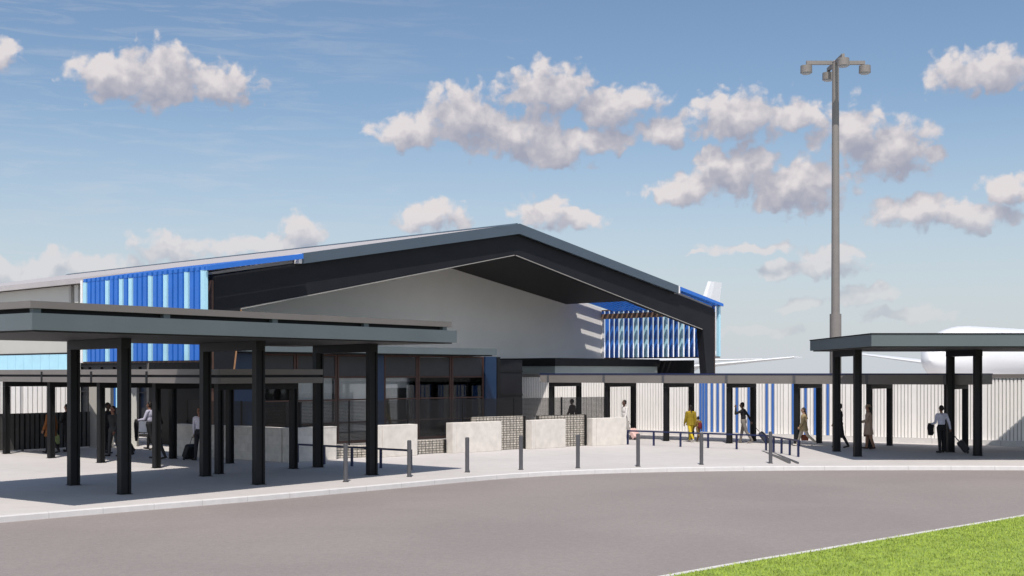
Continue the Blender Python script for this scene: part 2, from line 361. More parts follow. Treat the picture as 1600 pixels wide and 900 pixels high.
def G(px, py, z=0.):                          # ground point seen at a pixel of the photograph
    d = F_PX * (CAM_Z - z) / (py - HOR); return ((px - 800) / F_PX * d, d)
def smooth_line(pts, n=8):
    out = []
    for i in range(len(pts) - 1):
        p0, p1, p2, p3 = pts[max(i - 1, 0)], pts[i], pts[i + 1], pts[min(i + 2, len(pts) - 1)]
        for k in range(n):
            t = k / n
            out.append(tuple(.5 * (2 * p1[j] + (p2[j] - p0[j]) * t + (2 * p0[j] - 5 * p1[j] + 4 * p2[j] - p3[j]) * t * t + (3 * p1[j] - p0[j] - 3 * p2[j] + p3[j]) * t ** 3) for j in (0, 1)))
    out.append(pts[-1]); return out
def offset_line(pts, d):
    out = []
    for i, p in enumerate(pts):
        a, b = pts[max(i - 1, 0)], pts[min(i + 1, len(pts) - 1)]
        t = Vector((b[0] - a[0], b[1] - a[1])).normalized(); out.append((p[0] - t.y * d, p[1] + t.x * d))
    return out
def strip(l0, l1, z0, z1):                   # sheet between two lines
    n = len(l0); mb = MB()
    mb.add([(*p, z0) for p in l0] + [(*p, z1) for p in l1], [[i, i + 1, i + 1 + n, i + n] for i in range(n - 1)]); return mb

# ------------------------------------------------------------------ ground, road, pavement, kerb, lawn
ZR = -.13
KL = smooth_line([(-32, 2), (-22, 12.5), (-15.5, 20.5), (-10.7, 26.1), (-6.26, 30.5), (-3.3, 33.7), (-.2, 37.0), (2.6, 38.75), (6.1, 39.75), (10.7, 40.2), (16.5, 40.2), (24, 39.6), (34, 37.5), (60, 30)], 8)
K2 = offset_line(KL, .17)
MB().add([(-6000, -6000, -.30), (6000, -6000, -.30), (6000, 12000, -.30), (-6000, 12000, -.30)], [[0, 1, 2, 3]]).build('apron_ground', M['apron']) ['kind'] = 'structure'
GL = [(-15, 1.8), (-8, 8.8), (2.40, 19.1), (5.25, 21.75), (8.36, 24.6), (11.4, 27.4), (16, 32.0), (21, 35.0), (30, 33.5), (60, 25)]
GLs = smooth_line(GL, 6)
road = MB().prism_xy(WORLD, KL + [(60, -40), (-32, -40)], ZR - .12, ZR)
road.build('road', M['asphalt'])['kind'] = 'structure'
kb = MB(); n = len(KL)
prof = [(0, -.25), (0, -.012), (.012, 0.004), (.17, 0.004), (.17, -.25)]
rings = [offset_line(KL, o) for o, z in prof]
vs = [(*rings[k][i], prof[k][1]) for i in range(n) for k in range(5)]
kb.add(vs, [[i * 5 + k, i * 5 + (k + 1) % 5, (i + 1) * 5 + (k + 1) % 5, (i + 1) * 5 + k] for i in range(n - 1) for k in range(5)])
kb.build('kerb', M['kerb'])['kind'] = 'structure'
MB().prism_xy(WORLD, K2 + [(60, 64), (40, 90), (-80, 90), (-80, 2)], -.25, 0).build('pavement', M['pavement'])['kind'] = 'structure'
# lawn with a thin concrete edging
edge_i = offset_line(GLs, -.11)
ed = MB(); n = len(GLs)
vs = [(*p, z) for i in range(n) for p, z in ((GLs[i], ZR - .05), (GLs[i], -.075), (edge_i[i], -.075), (edge_i[i], ZR - .05))]
ed.add(vs, [[i * 4 + k, i * 4 + (k + 1) % 4, (i + 1) * 4 + (k + 1) % 4, (i + 1) * 4 + k] for i in range(n - 1) for k in range(4)])
ed.build('lawn_edging', M['kerb'])['kind'] = 'structure'
MB().prism_xy(WORLD, edge_i + [(60, -40), (-15, -40)], ZR - .05, -.085).build('lawn', M['soil'])['kind'] = 'structure'
gb = MB(); rg = random.Random(3)
gv = []; gf = []; gm = []
for i in range(95000):
    t = rg.random(); x = 1.2 + 17 * t; w = rg.random() ** 1.4 * 9
    y = 18.1 + (x - 1.2) * .935 - w + .25
    # keep inside the lawn: below the edging line
    yl = None
    for (xa, ya), (xb, yb) in zip(edge_i, edge_i[1:]):
        if xa <= x < xb: yl = ya + (yb - ya) * (x - xa) / (xb - xa); break
    if yl is None or y > yl + .02 + .16 * rg.random() ** 3: continue
    h = .018 + .03 * rg.random() ** 2; a = rg.random() * 6.28; wd = .009
    dx, dy = math.cos(a) * wd, math.sin(a) * wd; lx, ly = (rg.random() - .5) * .05, (rg.random() - .5) * .05
    o = len(gv); gv += [(x - dx, y - dy, -.087), (x + dx, y + dy, -.087), (x + lx, y + ly, -.085 + h)]; gf.append((o, o + 1, o + 2))
me = bpy.data.meshes.new('grass'); me.from_pydata(gv, [], gf); me.materials.append(M['grass'])
go = bpy.data.objects.new('grass', me); C.objects.link(go)
tag(go, 'bright green mown grass of the lawn beside the road', 'grass', kind='stuff')

# ------------------------------------------------------------------ terminal hall
B = Fr((-11.33, 47.0), 46.6)                  # a = along the gable front, b = back into the building
SM, SW, TO, TB = 16.7, 33.4, 7.65, 44.0       # ridge, width, porch depth, building depth
ZA, SL = 10.04, .18
def zr(s): return ZA - SL * abs(s - SM)
hall = thing('terminal_hall', 'large gabled terminal hall with black portal frame, grey gable wall and blue louvre screens', 'building', B.W(SM, 10, 0))
# roof sheets (two slopes), ridge to eave
rf = MB()
for sgn in (-1, 1):
    e = SM + sgn * 12.7
    rf.prism_az(B, [(SM, ZA), (e, zr(e)), (e, zr(e) - .12), (SM, ZA - .12)], -.16, TB)
roof = rf.build('roof', M['roof_sheet'], hall)
MB().prism_az(B, [(SM - .22, zr(SM - .22) + .01), (SM, ZA + .06), (SM + .22, zr(SM + .22) + .01), (SM, ZA + .01)], -.14, TB).build('ridge_cap', M['rake_grey'], roof)
for sgn in (-1, 1):
    e = SM + sgn * 12.7
    MB().prism_az(B, [(SM, ZA + .02), (e, zr(e) + .02), (e, zr(e) - .40), (SM, ZA - .46)], -.32, -.17).build('rake_fascia', M['rake_grey'], hall)
    # white end cap closing the fascia
    x0, x1 = (e, e + sgn * .16)
    MB().prism_az(B, [(x0, zr(e) + .015), (x1, zr(x1) + .015), (x1, zr(x1) - .36), (x0, zr(e) - .385)], -.30, -.02).build('fascia_end_cap', M['white_paint'], hall)
    # eave gutter
    x0, x1 = sorted((e, e + sgn * .20))
    MB().box(B, x0 + .005, x1, .4, TB, zr(e) - .30, zr(e) - .03).build('gutter', M['roof_sheet'], hall)
# portal frame: one black bent frame with tapering legs
outer = [(.12, 0), (.12, 6.66), (4, zr(4) - .36), (SM, ZA - .44), (SW - 4, zr(4) - .36), (SW - .12, 6.66), (SW - .12, 0)]
inner = [(SW - .52, 0), (SW - 1.28, 5.5), (SM, 8.62), (1.28, 5.5), (.52, 0)]
def ring_faces(mb, fr, out, inn, b0, b1):
    # quads between matching stations of the outer and inner outline
    st = [((.12, 0), (.52, 0)), ((.12, 5.5), (1.28, 5.5)), ((.12, 6.66), (1.9, 5.624)), ((4, zr(4) - .36), (4.3, 6.10)), ((SM, ZA - .44), (SM, 8.62)),
          ((SW - 4, zr(4) - .36), (SW - 4.3, 6.10)), ((SW - .12, 6.66), (SW - 1.9, 5.624)), ((SW - .12, 5.5), (SW - 1.28, 5.5)), ((SW - .12, 0), (SW - .52, 0))]
    vs = []
    for o, i in st:
        vs += [fr.W(o[0], b0, o[1]), fr.W(i[0], b0, i[1]), fr.W(i[0], b1, i[1]), fr.W(o[0], b1, o[1])]
    n = len(st); fs = [[0, 1, 2, 3], [(n - 1) * 4 + k for k in (3, 2, 1, 0)]]
    for k in range(n - 1):
        for e in range(4): fs.append([k * 4 + e, k * 4 + (e + 1) % 4, (k + 1) * 4 + (e + 1) % 4, (k + 1) * 4 + e])
    mb.add(vs, fs)
pm = MB(); ring_faces(pm, B, outer, inner, -.02, .42)
portal = pm.build('portal_frame', M['portal_black'], hall)
# pale edge trim along the inner line of the frame
for sg in (-1, 1):
    def X(s): return SM + sg * (SM - s)
    tr = MB()
    for (p, q) in (((1.31, 5.47), (4.3, 6.075)), ((4.3, 6.075), (SM - .05, 8.585))):
        tr.bar(B.W(X(p[0]), .0, p[1]), B.W(X(q[0]), .0, q[1]), .05, .03)
    tr.build('beam_trim', M['pier_beige'], portal)
    if sg < 0: MB().bar(B.W(X(.58), .05, .02), B.W(X(1.33), .05, 5.44), .14, .06, up=(0, 0, 1)).build('leg_lining', M['timber'], portal)
MB().box(B, .02, .115, .0, .42, 0, 6.5).build('leg_edge', M['brown_steel'], portal)
MB().box(B, SW - .115, SW - .02, .0, .42, 0, 6.5).build('leg_edge', M['brown_steel'], portal)
# soffit lining of the porch
for sg in (-1, 1):
    e = SM + sg * 12.5
    MB().prism_az(B, [(SM, 9.12), (e, 9.12 - .165 * 12.5), (e, 9.20 - .165 * 12.5), (SM, 9.20)], .43, TO - .01).build('soffit', M['soffit_black'], hall)
# gable wall behind the porch
wall_poly = [(2.5, 0), (SW - .9, 0), (SW - .9, 6.92), (SW - 4.2, zr(SW - 4.2) - .24), (SM, ZA - .2), (4.2, zr(4.2) - .22), (4.2, 6.4), (2.5, 6.4)]
gw = MB().prism_az(B, wall_poly, TO, TO + .25).build('gable_wall', M['gable_render'], hall)
MB().box(B, SW - .90, SW - .70, TO - .05, TO + .25, 0, 6.45).build('wall_trim', M['white_paint'], gw)
# left flank wall: beige cladding, pale blue band, dark ground-floor glazing
FL = 4.35
fw = MB().box(B, FL, FL + .25, TO + .26, TB, 4.05, zr(4.2) - .33).build('flank_wall', M['wall_beige'], hall)
MB().box(B, FL - .03, FL - .002, TO + .3, TB, 3.98, 4.05).build('wall_trim', M['black_metal'], fw)
for k in range(25):
    a0 = 19.75 + k * .97
    MB().box(B, FL - .02, FL + .2, a0 + .02, a0 + .955, 2.9, 3.975).build('blue_cladding_panel', M['light_blue'], fw)
MB().box(B, FL + .21, FL + .24, TO + .3, TB, 0, 3.97).build('wall_backing', M['black_metal'], fw)
for t, w_, m_ in ((18.35, .35, 'wall_beige'), (19.1, .22, 'pier_beige')):
    MB().box(B, FL - .16, FL - .02, t, t + w_, 0, zr(4.2) - .34).build('wall_mullion', M[m_], fw)
ge = MB().box(B, FL + .05, FL + .12, TO + .26, 18.5, 0.05, 3.3).build('entrance_glazing', M['dark_glass'], hall)
fm = MB()
for k in range(9): fm.box(B, FL - .03, FL + .045, TO + .3 + k * 1.2, TO + .38 + k * 1.2, 0, 3.35)
fm.box(B, FL - .03, FL + .045, TO + .385, 18.4, 3.3, 3.38); fm.box(B, FL - .025, FL + .04, TO + .385, 18.4, 2.05, 2.12)
fm.build('glazing_frame', M['black_metal'], ge)
for k, c_ in enumerate((0, 0, 1, 0, 0)):
    MB().box(B, FL - .25, FL - .10, 12.9 + k * .62, 13.22 + k * .62, 1.35, 2.55).build('entrance_blue_strip', M['light_blue' if c_ else 'blue'], hall)  # upright blue and pale blue strips before the entrance glazing
# rear gable and far flank so the hall is closed
MB().prism_az(B, [(FL, 0), (SW - FL, 0), (SW - FL, zr(FL) - .25), (SM, ZA - .2), (FL, zr(FL) - .25)], TB - .3, TB - .05).build('rear_wall', M['gable_render'], hall)
MB().box(B, SW - FL - .25, SW - FL, TO + .26, TB - .31, 0, zr(FL) - .33).build('flank_wall', M['gable_render'], hall)
# louvre screens on both flanks, battens folding over into an open roof edge
PAT = 'LBBLBBBLBBLBBBLBLBBLBBBBL'
for sg in (-1, 1):
    def A(s): return s - .45 if sg < 0 else SW - s + .22
    ts = -.42 if sg < 0 else -.12
    def bx(mb, a0, a1, *r): x0, x1 = sorted((A(a0), A(a1))); return mb.box(B, x0, x1, *r)
    zb = 3.48 if sg < 0 else 3.95
    sc_ = bx(MB(), -.02, .12, ts - .04, ts + 9.38, 6.83, 6.90).build('louvre_screen', M['brown_steel'], hall)
    bx(MB(), -.02, .12, ts - .04, ts + 9.38, zb - .07, zb).build('screen_rail', M['brown_steel'], sc_)
    if sg < 0:
        bx(MB(), -.06, .10, 8.96, 9.10, zb - .05, 6.92).build('screen_end_post', M['white_paint'], sc_)
    eb = bx(MB(), 1.0, 1.2, .45, TO - .06 if sg > 0 else 9.5, 6.28, 6.58).build('eave_beam', M['timber_dark'], hall)
    for k, ch in enumerate(PAT):
        t0 = ts + k * .372
        m_ = M['light_blue'] if ch == 'L' else M['blue']
        w_ = .25 if sg < 0 else .175
        bx(MB(), -.12, .04, t0, t0 + w_, zb, 6.828).build('louvre_fin', m_, sc_)
        if t0 < TO - .15 or sg < 0:
            dp, bw = (.17, .22) if (sg < 0 or t0 < .3) else (.30, .13)
            rb = MB()
            x0, x1 = A(-.12), A(4.43 if sg < 0 else 4.20)
            rb.prism_az(B, [(x0, zr(-.57) + .03), (x1, zr(3.98) - .0), (x1, zr(3.98) - dp), (x0, zr(-.57) - .14 - (dp - .17) * .6)], t0, t0 + bw)
            rb.build('roof_batten', M['blue'], sc_)
    # blue front batten closing the open roof edge and dark rafter behind it
    x0, x1 = A(-.12), A(4.28 if sg < 0 else 4.05)
    MB().prism_az(B, [(x0, zr(-.57) + .035), (x1, zr(3.84) + .005), (x1, zr(3.84) - .20), (x0, zr(-.57) - .12)], ts - .2, ts - .08).build('edge_batten', M['blue'], sc_)
    MB().prism_az(B, [(A(.5), 6.72), (A(4.45 if sg < 0 else 4.22), zr(4.0) - .34), (A(4.45 if sg < 0 else 4.22), zr(4.0) - .19), (A(.5), 6.80)], .05, .35).build('edge_rafter', M['pier_beige'], sc_)
# dark low wall under the right-hand screen
MB().box(B, SW - 1.05, SW - .8, .9, TO - .06, 0, 3.74).build('side_wall', M['black_metal'], hall)

# annex: low flat-roofed lobby standing under the porch
an = thing('porch_lobby', 'low flat roofed lobby with dark parapet against the grey gable wall', 'annex', B.W(27, 5, 0))
MB().box(B, 22.95, 31.9, 3.0, TO - .06, 0, 3.38).build('wall', M['roof_green'], an)
MB().box(B, 22.85, 32.0, 2.9, TO - .07, 3.385, 3.80).build('parapet', M['black_metal'], an)
dw = thing('dark_wall', 'tall black panelled wall standing right of the timber framed pavilion', 'wall', B.W(18.4, 2.1, 0))
MB().box(B, 17.46, 19.35, 2.0, 2.22, 0, 3.66).build('panel', M['portal_black'], dw)
MB().box(B, 17.44, 19.37, 1.97, 1.998, 3.05, 3.11).build('rail', M['black_metal'], dw)
MB().box(B, 17.44, 19.37, 1.97, 1.998, 1.9, 1.96).build('rail', M['black_metal'], dw)

# entrance pavilion with timber framed windows
pv = thing('entrance_pavilion', 'flat roofed glazed pavilion with grey fascia, navy columns and brown window frames', 'building', B.W(9, 3, 0))
PS0, PS1, PF, PB = 1.55, 15.35, 1.25, TO - .08
MB().box(B, PS0 - .05, PS1, -.1, PB, 3.84, 4.13).build('roof', M['fascia_grey'], pv)
MB().box(B, PS0 + .1, PS1 - .15, .05, PB - .1, 3.79, 3.838).build('ceiling', M['black_metal'], pv)
ROOM = M['room']
MB().box(B, PS0 + .1, 17.2, PB - .3, PB - .12, 0, 3.78).build('rear_wall', ROOM, pv)
MB().box(B, 9.55, 9.7, PF + .2, PB - .31, 0, 3.78).build('partition', ROOM, pv)
MB().box(B, 16.9, 17.1, PF + .1, PB - .31, 0, 3.78).build('side_wall', M['black_metal'], pv)
MB().box(B, PS0 + .1, PS0 + .3, PF + .1, PB - .31, 0, 3.78).build('side_wall', M['black_metal'], pv)
for a0, a1 in ((PS0 + .12, 2.75), (8.95, 9.52), (15.85, 16.6)):
    MB().box(B, a0, a1, PF - .12, PF + .09, 0, 3.785).build('column', M['column_blue'], pv)
def window(a0, a1, blind):
    fr_ = MB()
    for x in (a0, a1 - .09): fr_.box(B, x, x + .09, PF - .05, PF + .08, .02, 3.785)
    for z, h in ((2.80, .07), (1.83, .06), (.86, .06), (.02, .10), (3.72, .065)):
        fr_.box(B, a0 + .092, a1 - .092, PF - .045, PF + .075, z, z + h)
    w = fr_.build('window', M['window_frame'], pv)
    lv = MB()
    for k in range(8): lv.box(B, a0 + .095, a1 - .095, PF - .02 + .0, PF + .03, 2.885 + k * .104, 2.885 + k * .104 + .09)
    lv.box(B, a0 + .095, a1 - .095, PF + .035, PF + .05, 2.875, 3.715)
    lv.build('louvre_panel', M['louvre_dark'], w)
    MB().box(B, a0 + .095, a1 - .095, PF + .0, PF + .012, .125, 2.795).build('pane', M['glass'], w)
    if blind > 0:
        MB().box(B, a0 + .12, a1 - .12, PF + .13, PF + .14, 2.79 - blind, 2.79).build('blind', M['blind'], w)
MB().box(B, 12.55, 13.15, PF + .9, PF + .95, .02, 2.15).build('inner_door', M['blind'], pv)
MB().box(B, 10.0, 10.55, PF + 1.1, PF + 1.15, .02, 2.6).build('inner_panel', M['wall_beige'], pv)
for a0, a1, bl in ((2.80, 4.82, .22), (4.86, 6.96, 1.9), (7.0, 8.93, 2.3), (9.60, 11.58, .45), (11.62, 13.68, .42), (13.72, 15.82, .42)):
    window(a0, a1, bl)

# ------------------------------------------------------------------ drop-off canopies and covered walkways
def post_obj(parent, x, y, h, deg, w=.25, name='post', m='black_metal'):
    f = Fr((x, y), deg); mb = MB()
    # H-section column: two flanges and a web
    mb.box(f, -w / 2, w / 2, -w / 2, -w / 2 + .05, 0.012, h).box(f, -w / 2, w / 2, w / 2 - .05, w / 2, 0.012, h).box(f, -w / 2 + .05, w / 2 - .05, -w / 2 + .052, w / 2 - .052, 0.012, h)
    p = mb.build(name, M[m], parent)
    MB().box(f, -w / 2 - .03, w / 2 + .03, -w / 2 - .03, w / 2 + .03, .002, .012).build('base_plate', M[m], p)
    return p
cf, clen = fr2((-9.96, 25.9), (-1.63, 36.9))
lc = thing('drop_off_canopy', 'big flat canopy with deep grey fascia and paired black posts at left kerb', 'canopy', (-8, 34, 0))
CD = 7.0
MB().box(cf, 0, clen, 0, CD, 3.90, 4.255).build('fascia', M['fascia_grey'], lc)
MB().box(cf, .25, clen - .3, .25, CD - .25, 4.257, 4.355).build('shadow_gap', M['portal_black'], lc)
MB().box(cf, .0, clen - .15, .06, CD, 4.357, 4.51).build('roof_edge', M['fascia_brown'], lc)
MB().box(cf, .1, clen - .1, .1, CD - .1, 3.865, 3.898).build('soffit', M['soffit_black'], lc)
for k in range(5): MB().box(cf, .1 + k * 3.3, .28 + k * 3.3, .12, .248, 4.2572, 4.3568).build('bracket', M['fascia_grey'], lc)
fpairs = [((194, 772), (115, 758)), ((404, 757), (321, 744)), ((581, 742), (497, 730))]
for p, q in fpairs:
    p, q = G(*p), G(*q); f_, l_ = fr2(p, q)
    for c_ in (p, q): post_obj(lc, c_[0], c_[1], 3.62, f_.deg, .26)
    MB().box(f_, -.13, l_ + .13, -.13, .13, 3.622, 3.862).build('beam', M['black_metal'], lc)
rc = thing('drop_off_canopy', 'flat canopy with grey fascia and black posts at right kerb before the white fence', 'canopy', (16, 45, 0))
MB().box(WORLD, 11.75, 34, 40.8, 49.2, 3.88, 4.27).build('fascia', M['fascia_grey'], rc)
MB().box(WORLD, 11.73, 34.02, 40.78, 49.22, 4.272, 4.31).build('roof_edge', M['black_metal'], rc)
MB().box(WORLD, 11.85, 33.9, 40.9, 49.1, 3.845, 3.878).build('soffit', M['soffit_black'], rc)
for x0, x1, ya, yb in ((12.43, 12.43, 44.9, 47.8), (16.9, 16.65, 45.3, 47.4), (21.4, 21.2, 45.4, 47.4), (26, 25.8, 45.4, 47.4), (30.5, 30.3, 45.4, 47.4)):
    for c_ in ((x0, ya), (x1, yb)): post_obj(rc, c_[0], c_[1], 3.62, 90, .25)
    f_, l_ = fr2((x0, ya), (x1, yb))
    MB().box(f_, -.13, l_ + .13, -.125, .125, 3.622, 3.842).build('beam', M['black_metal'], rc)

def walkway(name, label, p0, p1, z_top, row, over, bay, first, loc, back=.35, gap=True):
    f, ln = fr2(p0, p1)
    w = thing(name, label, 'walkway canopy', loc)
    MB().box(f, 0, ln, -over, row + back, z_top - .43, z_top - (.25 if gap else .06)).build('lower_fascia', M['fascia_brown'], w)
    if gap:
        MB().box(f, .06, ln - .06, -over + .07, row + back - .07, z_top - .248, z_top - .172).build('shadow_gap', M['portal_black'], w)
        MB().box(f, 0, ln, -over, row + back, z_top - .17, z_top).build('roof_edge', M['fascia_brown'], w)
    else: MB().box(f, -.02, ln + .02, -over - .02, row + back + .02, z_top - .058, z_top).build('roof_edge', M['navy'], w)
    k = first
    while k < ln - .05:
        for b in (0, row): post_obj(w, *f.W(k, b, 0)[:2], z_top - .62, f.deg, .20)
        MB().box(f, k - .10, k + .10, -.1, row + .1, z_top - .618, z_top - .432).build('beam', M['black_metal'], w)
        MB().box(f, k - .06, k + .06, -over - .012, -over - .002, z_top - .43, z_top - .065).build('seam_cover', M['black_metal' if gap else 'bollard'], w)
        k += bay
    return w
walkway('covered_walkway', 'low covered walkway leading along the left side to the hall entrance', (-21.15, 48.55), (-8.3, 36.75), 3.12, 2.75, .35, 3.42, 3.2, (-14, 44, 0), back=.72)
walkway('covered_walkway', 'long low covered walkway in front of the blue and white fence', (1.5, 59.0), (17.55, 47.35), 2.99, 2.35, .3, 3.06, .45, (8, 55, 0), back=.08, gap=False)

# ------------------------------------------------------------------ fences
def fin_fence(label, p, q, h, pitch, width, bay, color_of, z0=.08, mats=('fence_white', 'fence_blue'), base=True, cap='fascia_brown', name='paling_fence', rail=True):
    f, ln = fr2(p, q); t = thing(name, label, 'fence', (*f.W(ln / 2, 0, 0)[:2], 0))
    nb = max(1, round(ln / bay)); bl = ln / nb; idx = 0
    for b in range(nb):
        mb = MB(); k = b * bl + pitch * .3
        while k < (b + 1) * bl - width * .5:
            mb.box(f, k, k + width, -.045, .0, z0, h - .16, color_of(k, idx)); idx += 1; k += pitch
        mb.build('slat_panel', [M[m] for m in mats], t)
        post = MB().box(f, b * bl - .04, b * bl + .04, .085, .16, 0, h - .17).build('post', M['galv'], t)
    if rail:
        for z in (.35, 1.45, h - .4): MB().box(f, 0, ln, .03, .08, z, z + .07).build('rail', M['galv'], t)
    MB().box(f, 0, ln, .004, .026, z0, h - .165).build('gap_shade_sheet', M['fence_gap_shade' if mats[0] == 'fence_white' else 'black_metal'], t)  # added sheet, its tone puts the shade between the slats into colour
    if cap: MB().box(f, 0, ln, -.09, .10, h - .158, h).build('cap_rail', M[cap], t)
    if base: MB().box(f, 0, ln, -.14, .16, 0, z0 - .01).build('base_kerb', M['kerb'], t)
    return t
fo, _ = fr2((.5, 65.2), (19.8, 51.9))
def px_of(k):
    p = fo.W(k, 0, 0); return 800 + F_PX * p.x / p.y
BLUE = [(1091.6,1105.6),(1110,1114.4),(1119,1122.4),(1129.6,1133),(1142,1146.6),(1151.4,1156),(1166,1171),(1194.6,1199.4),(1204.6,1209.6),(1236,1239.6),(1255,1259.6),(1270,1275),(1291,1296)]
def right_color(k, i): return 1 if any(a - .3 <= px_of(k + .052) <= b + .3 for a, b in BLUE) else 0
fin_fence('tall white paling fence with a run of blue slats behind the right walkway', (.5, 65.2), (36.4, 40.46), 2.96, .148, .098, 3.0, right_color, z0=.22)
fin_fence('white paling fence rising behind the low dark fence at far left', (-28.2, 45.6), (-19.05, 55.1), 3.0, .21, .15, 2.7, lambda k, i: 0, z0=.2)
fin_fence('low dark paling fence in front of the white one at far left', (-24.2, 41.5), (-16.95, 50.15), 1.62, .20, .13, 2.7, lambda k, i: 0, z0=.06, mats=('dark_fence',), base=False, cap=None, name='dark_fence', rail=False)
# beige pier by the entrance
pr = thing('wall_pier', 'beige two panel pier beside the dark fence end at left', 'pier', (-16.4, 50.4, 0))
pf = Fr((-17.05, 50.3), 4)
MB().box(pf, 0, .42, 0, .5, 0, 2.95).build('panel', M['pier_beige'], pr)
MB().box(pf, .45, .86, -.06, .5, 0, 2.95).build('panel', M['wall_beige'], pr)
MB().box(pf, 1.35, 1.75, .6, 1.0, 0, 2.95).build('panel', M['wall_beige'], pr)

# ------------------------------------------------------------------ stone walls, gabions, wire mesh
c0, cL, cR = G(450.7, 722.7), G(271.7, 711.7), G(526, 718)
sw = thing('stone_wall', 'long low stone clad wall turning a corner in shade under the left canopy', 'wall', (*c0, 0))
f1, l1 = fr2(cL, c0); f2, l2 = fr2(c0, cR)
MB().box(f1, 0, l1 - .36, 0, .35, 0, 1.12).build('wall_leg', M['stone_clad'], sw, .012)
MB().box(f2, 0, l2, 0, .35, 0, 1.12).build('wall_leg', M['stone_clad'], sw, .012)
MB().box(f1, -.01, l1 - .37, -.01, .36, 1.122, 1.15).build('coping', M['stone'], sw)
MB().box(f2, -.005, l2 + .005, -.01, .36, 1.122, 1.15).build('coping', M['stone'], sw)
blk = [((590.7, 715.2), (652.5, 711.5), 'nearest sunlit stone block, between the canopy post and timber framed window'),
       ((707.5, 708.5), (784, 704.5), 'widest sunlit stone block, below the right end of the pavilion'),
       ((831.5, 702), (884, 699), 'narrow stone block standing between two tall gabion panels'),
       ((926, 697), (979, 695), 'farthest stone block, at the end of the navy rail')]
ends = []
for p, q, lab in blk:
    p, q = G(*p), G(*q); f_, l_ = fr2(p, q); ends.append((p, q))
    b_ = thing('stone_block', lab, 'stone block', (*f_.W(l_ / 2, .2, 0)[:2], 0), 'stone blocks along the forecourt')
    MB().box(f_, .21, l_, 0, .42, 0, 1.14).build('face_slab', M['stone'], b_, .015)
    MB().box(f_, 0, .20, 0.004, .42, 0, 1.137).build('end_slab', M['stone'], b_, .012)
gab = [(cR, ends[0][0], .42, .42, 'lowest gabion wall beside the shaded stone wall'), (ends[0][1], ends[1][0], .50, .42, 'low gabion wall between two sunlit stone blocks'),
       (ends[1][1], ends[2][0], 1.30, .9, 'tall gabion wall right of the widest stone block'), (ends[2][1], ends[3][0], 1.28, .9, 'tall gabion wall left of the farthest stone block')]
for p, q, h, ov, lab in gab:
    f_, l_ = fr2(p, q)
    t = thing('gabion_wall', lab, 'gabion wall', (*f_.W(l_ / 2, .5, 0)[:2], 0), 'gabion walls between the stone blocks')
    a0 = -ov if h > 1 else .02
    MB().box(f_, a0, l_ - .02, .46, .80, 0, h).build('stone_fill', M['gabion'], t)
    wm = MB()
    x = a0
    while x <= l_ - .02: wm.box(f_, x - .004, x + .004, .44, .452, 0, h + .01); x += .17
    z = .02
    while z <= h: wm.box(f_, a0, l_ - .02, .453, .459, z - .004, z + .004); z += .09
    wm.build('wire_basket', M['wire'], t)
    for x in (l_ - .08,): MB().box(f_, x, x + .06, .36, .43, 0, h + .0).build('post', M['black_metal'], t)
def wire_fence(label, p, q, h):
    f_, l_ = fr2(p, q); t = thing('wire_fence', label, 'wire fence', (*f_.W(l_ / 2, 0, 0)[:2], 0))
    nb = max(1, round(l_ / 2.6)); bl = l_ / nb
    for b in range(nb):
        wm = MB(); x = b * bl + .03
        while x < (b + 1) * bl - .02: wm.box(f_, x - .0065, x + .0065, -.0065, .0065, .03, h); x += .042
        z = .04
        while z <= h: wm.box(f_, b * bl + .02, (b + 1) * bl - .02, .007, .018, z - .006, z + .006); z += .05
        wm.build('mesh_panel', M['wire'], t)
        MB().box(f_, b * bl - .02, b * bl + .02, -.03, .03, 0, h + .02).build('post', M['black_metal'], t)
    MB().box(f_, l_ - .03, l_ + .03, -.04, .04, 0, h + .02).build('post', M['black_metal'], t)
    return t
o1 = f1.W(l1 - .1, .62, 0)[:2]; o0 = f1.W(0, .62, 0)[:2]
wire_fence('short run of black wire mesh fence behind the shaded stone wall', o0, o1, 2.0)
fE, lE = fr2(c0, ends[3][1])
wire_fence('long black wire mesh fence behind the stone blocks and gabions', fE.W(.45, .95, 0)[:2], fE.W(lE - .25, .95, 0)[:2], 2.0)

# ------------------------------------------------------------------ bollards, rails, ramp kerbs
bp = MB().tube((0, 0, .004), (0, 0, 1.04), .062, .062, 16).tube((0, 0, 1.04), (0, 0, 1.06), .062, .045, 16)
def bollard(x, y, lab, src=[None]):
    if src[0] is None:
        t = thing('bollard', lab, 'bollard', (0, 0, 0), 'kerbside bollards')
        bp.build('tube', M['bollard'], t)
        MB().tube((0, 0, .001), (0, 0, .010), .085, .085, 16).build('collar', M['black_metal'], t)
        src[0] = t
    else:
        t = src[0].copy(); C.objects.link(t); t['label'] = lab
        for ch in src[0].children:
            c = ch.copy(); C.objects.link(c); c.parent = t
    t.location = (x, y, 0); return t
for (px, py), lab in zip(((540, 753), (639.5, 745), (730, 738), (814, 734), (903, 731.5), (997, 729), (1096, 726), (1204, 724)),
        ('bollard in the canopy shade, leftmost of the kerbside row', 'bollard beside the right end of the shaded navy rail', 'first bollard in sunlight right of the left canopy shadow',
         'bollard in front of the first tall gabion wall', 'bollard in front of the second tall gabion wall', 'bollard in front of the pink suitcase and farthest stone block',
         'bollard between the woman in yellow and the man on the phone', 'rightmost kerbside bollard, by the corner of the navy rail')):
    bollard(*G(px, py), lab)
def rail(label, pts, h, posts):
    t = thing('guard_rail', label, 'rail', (*pts[0], 0), 'navy guard rails'); mb = MB()
    for p, q in zip(pts, pts[1:]):
        f_, l_ = fr2(p, q); mb.box(f_, -.03, l_ + .03, -.03, .03, h - .06, h)
    mb.build('top_rail', M['navy'], t)
    for x, y in posts: MB().box(Fr((x, y), -40), -.032, .032, -.032, .032, .003, h - .062).build('post', M['navy'], t)
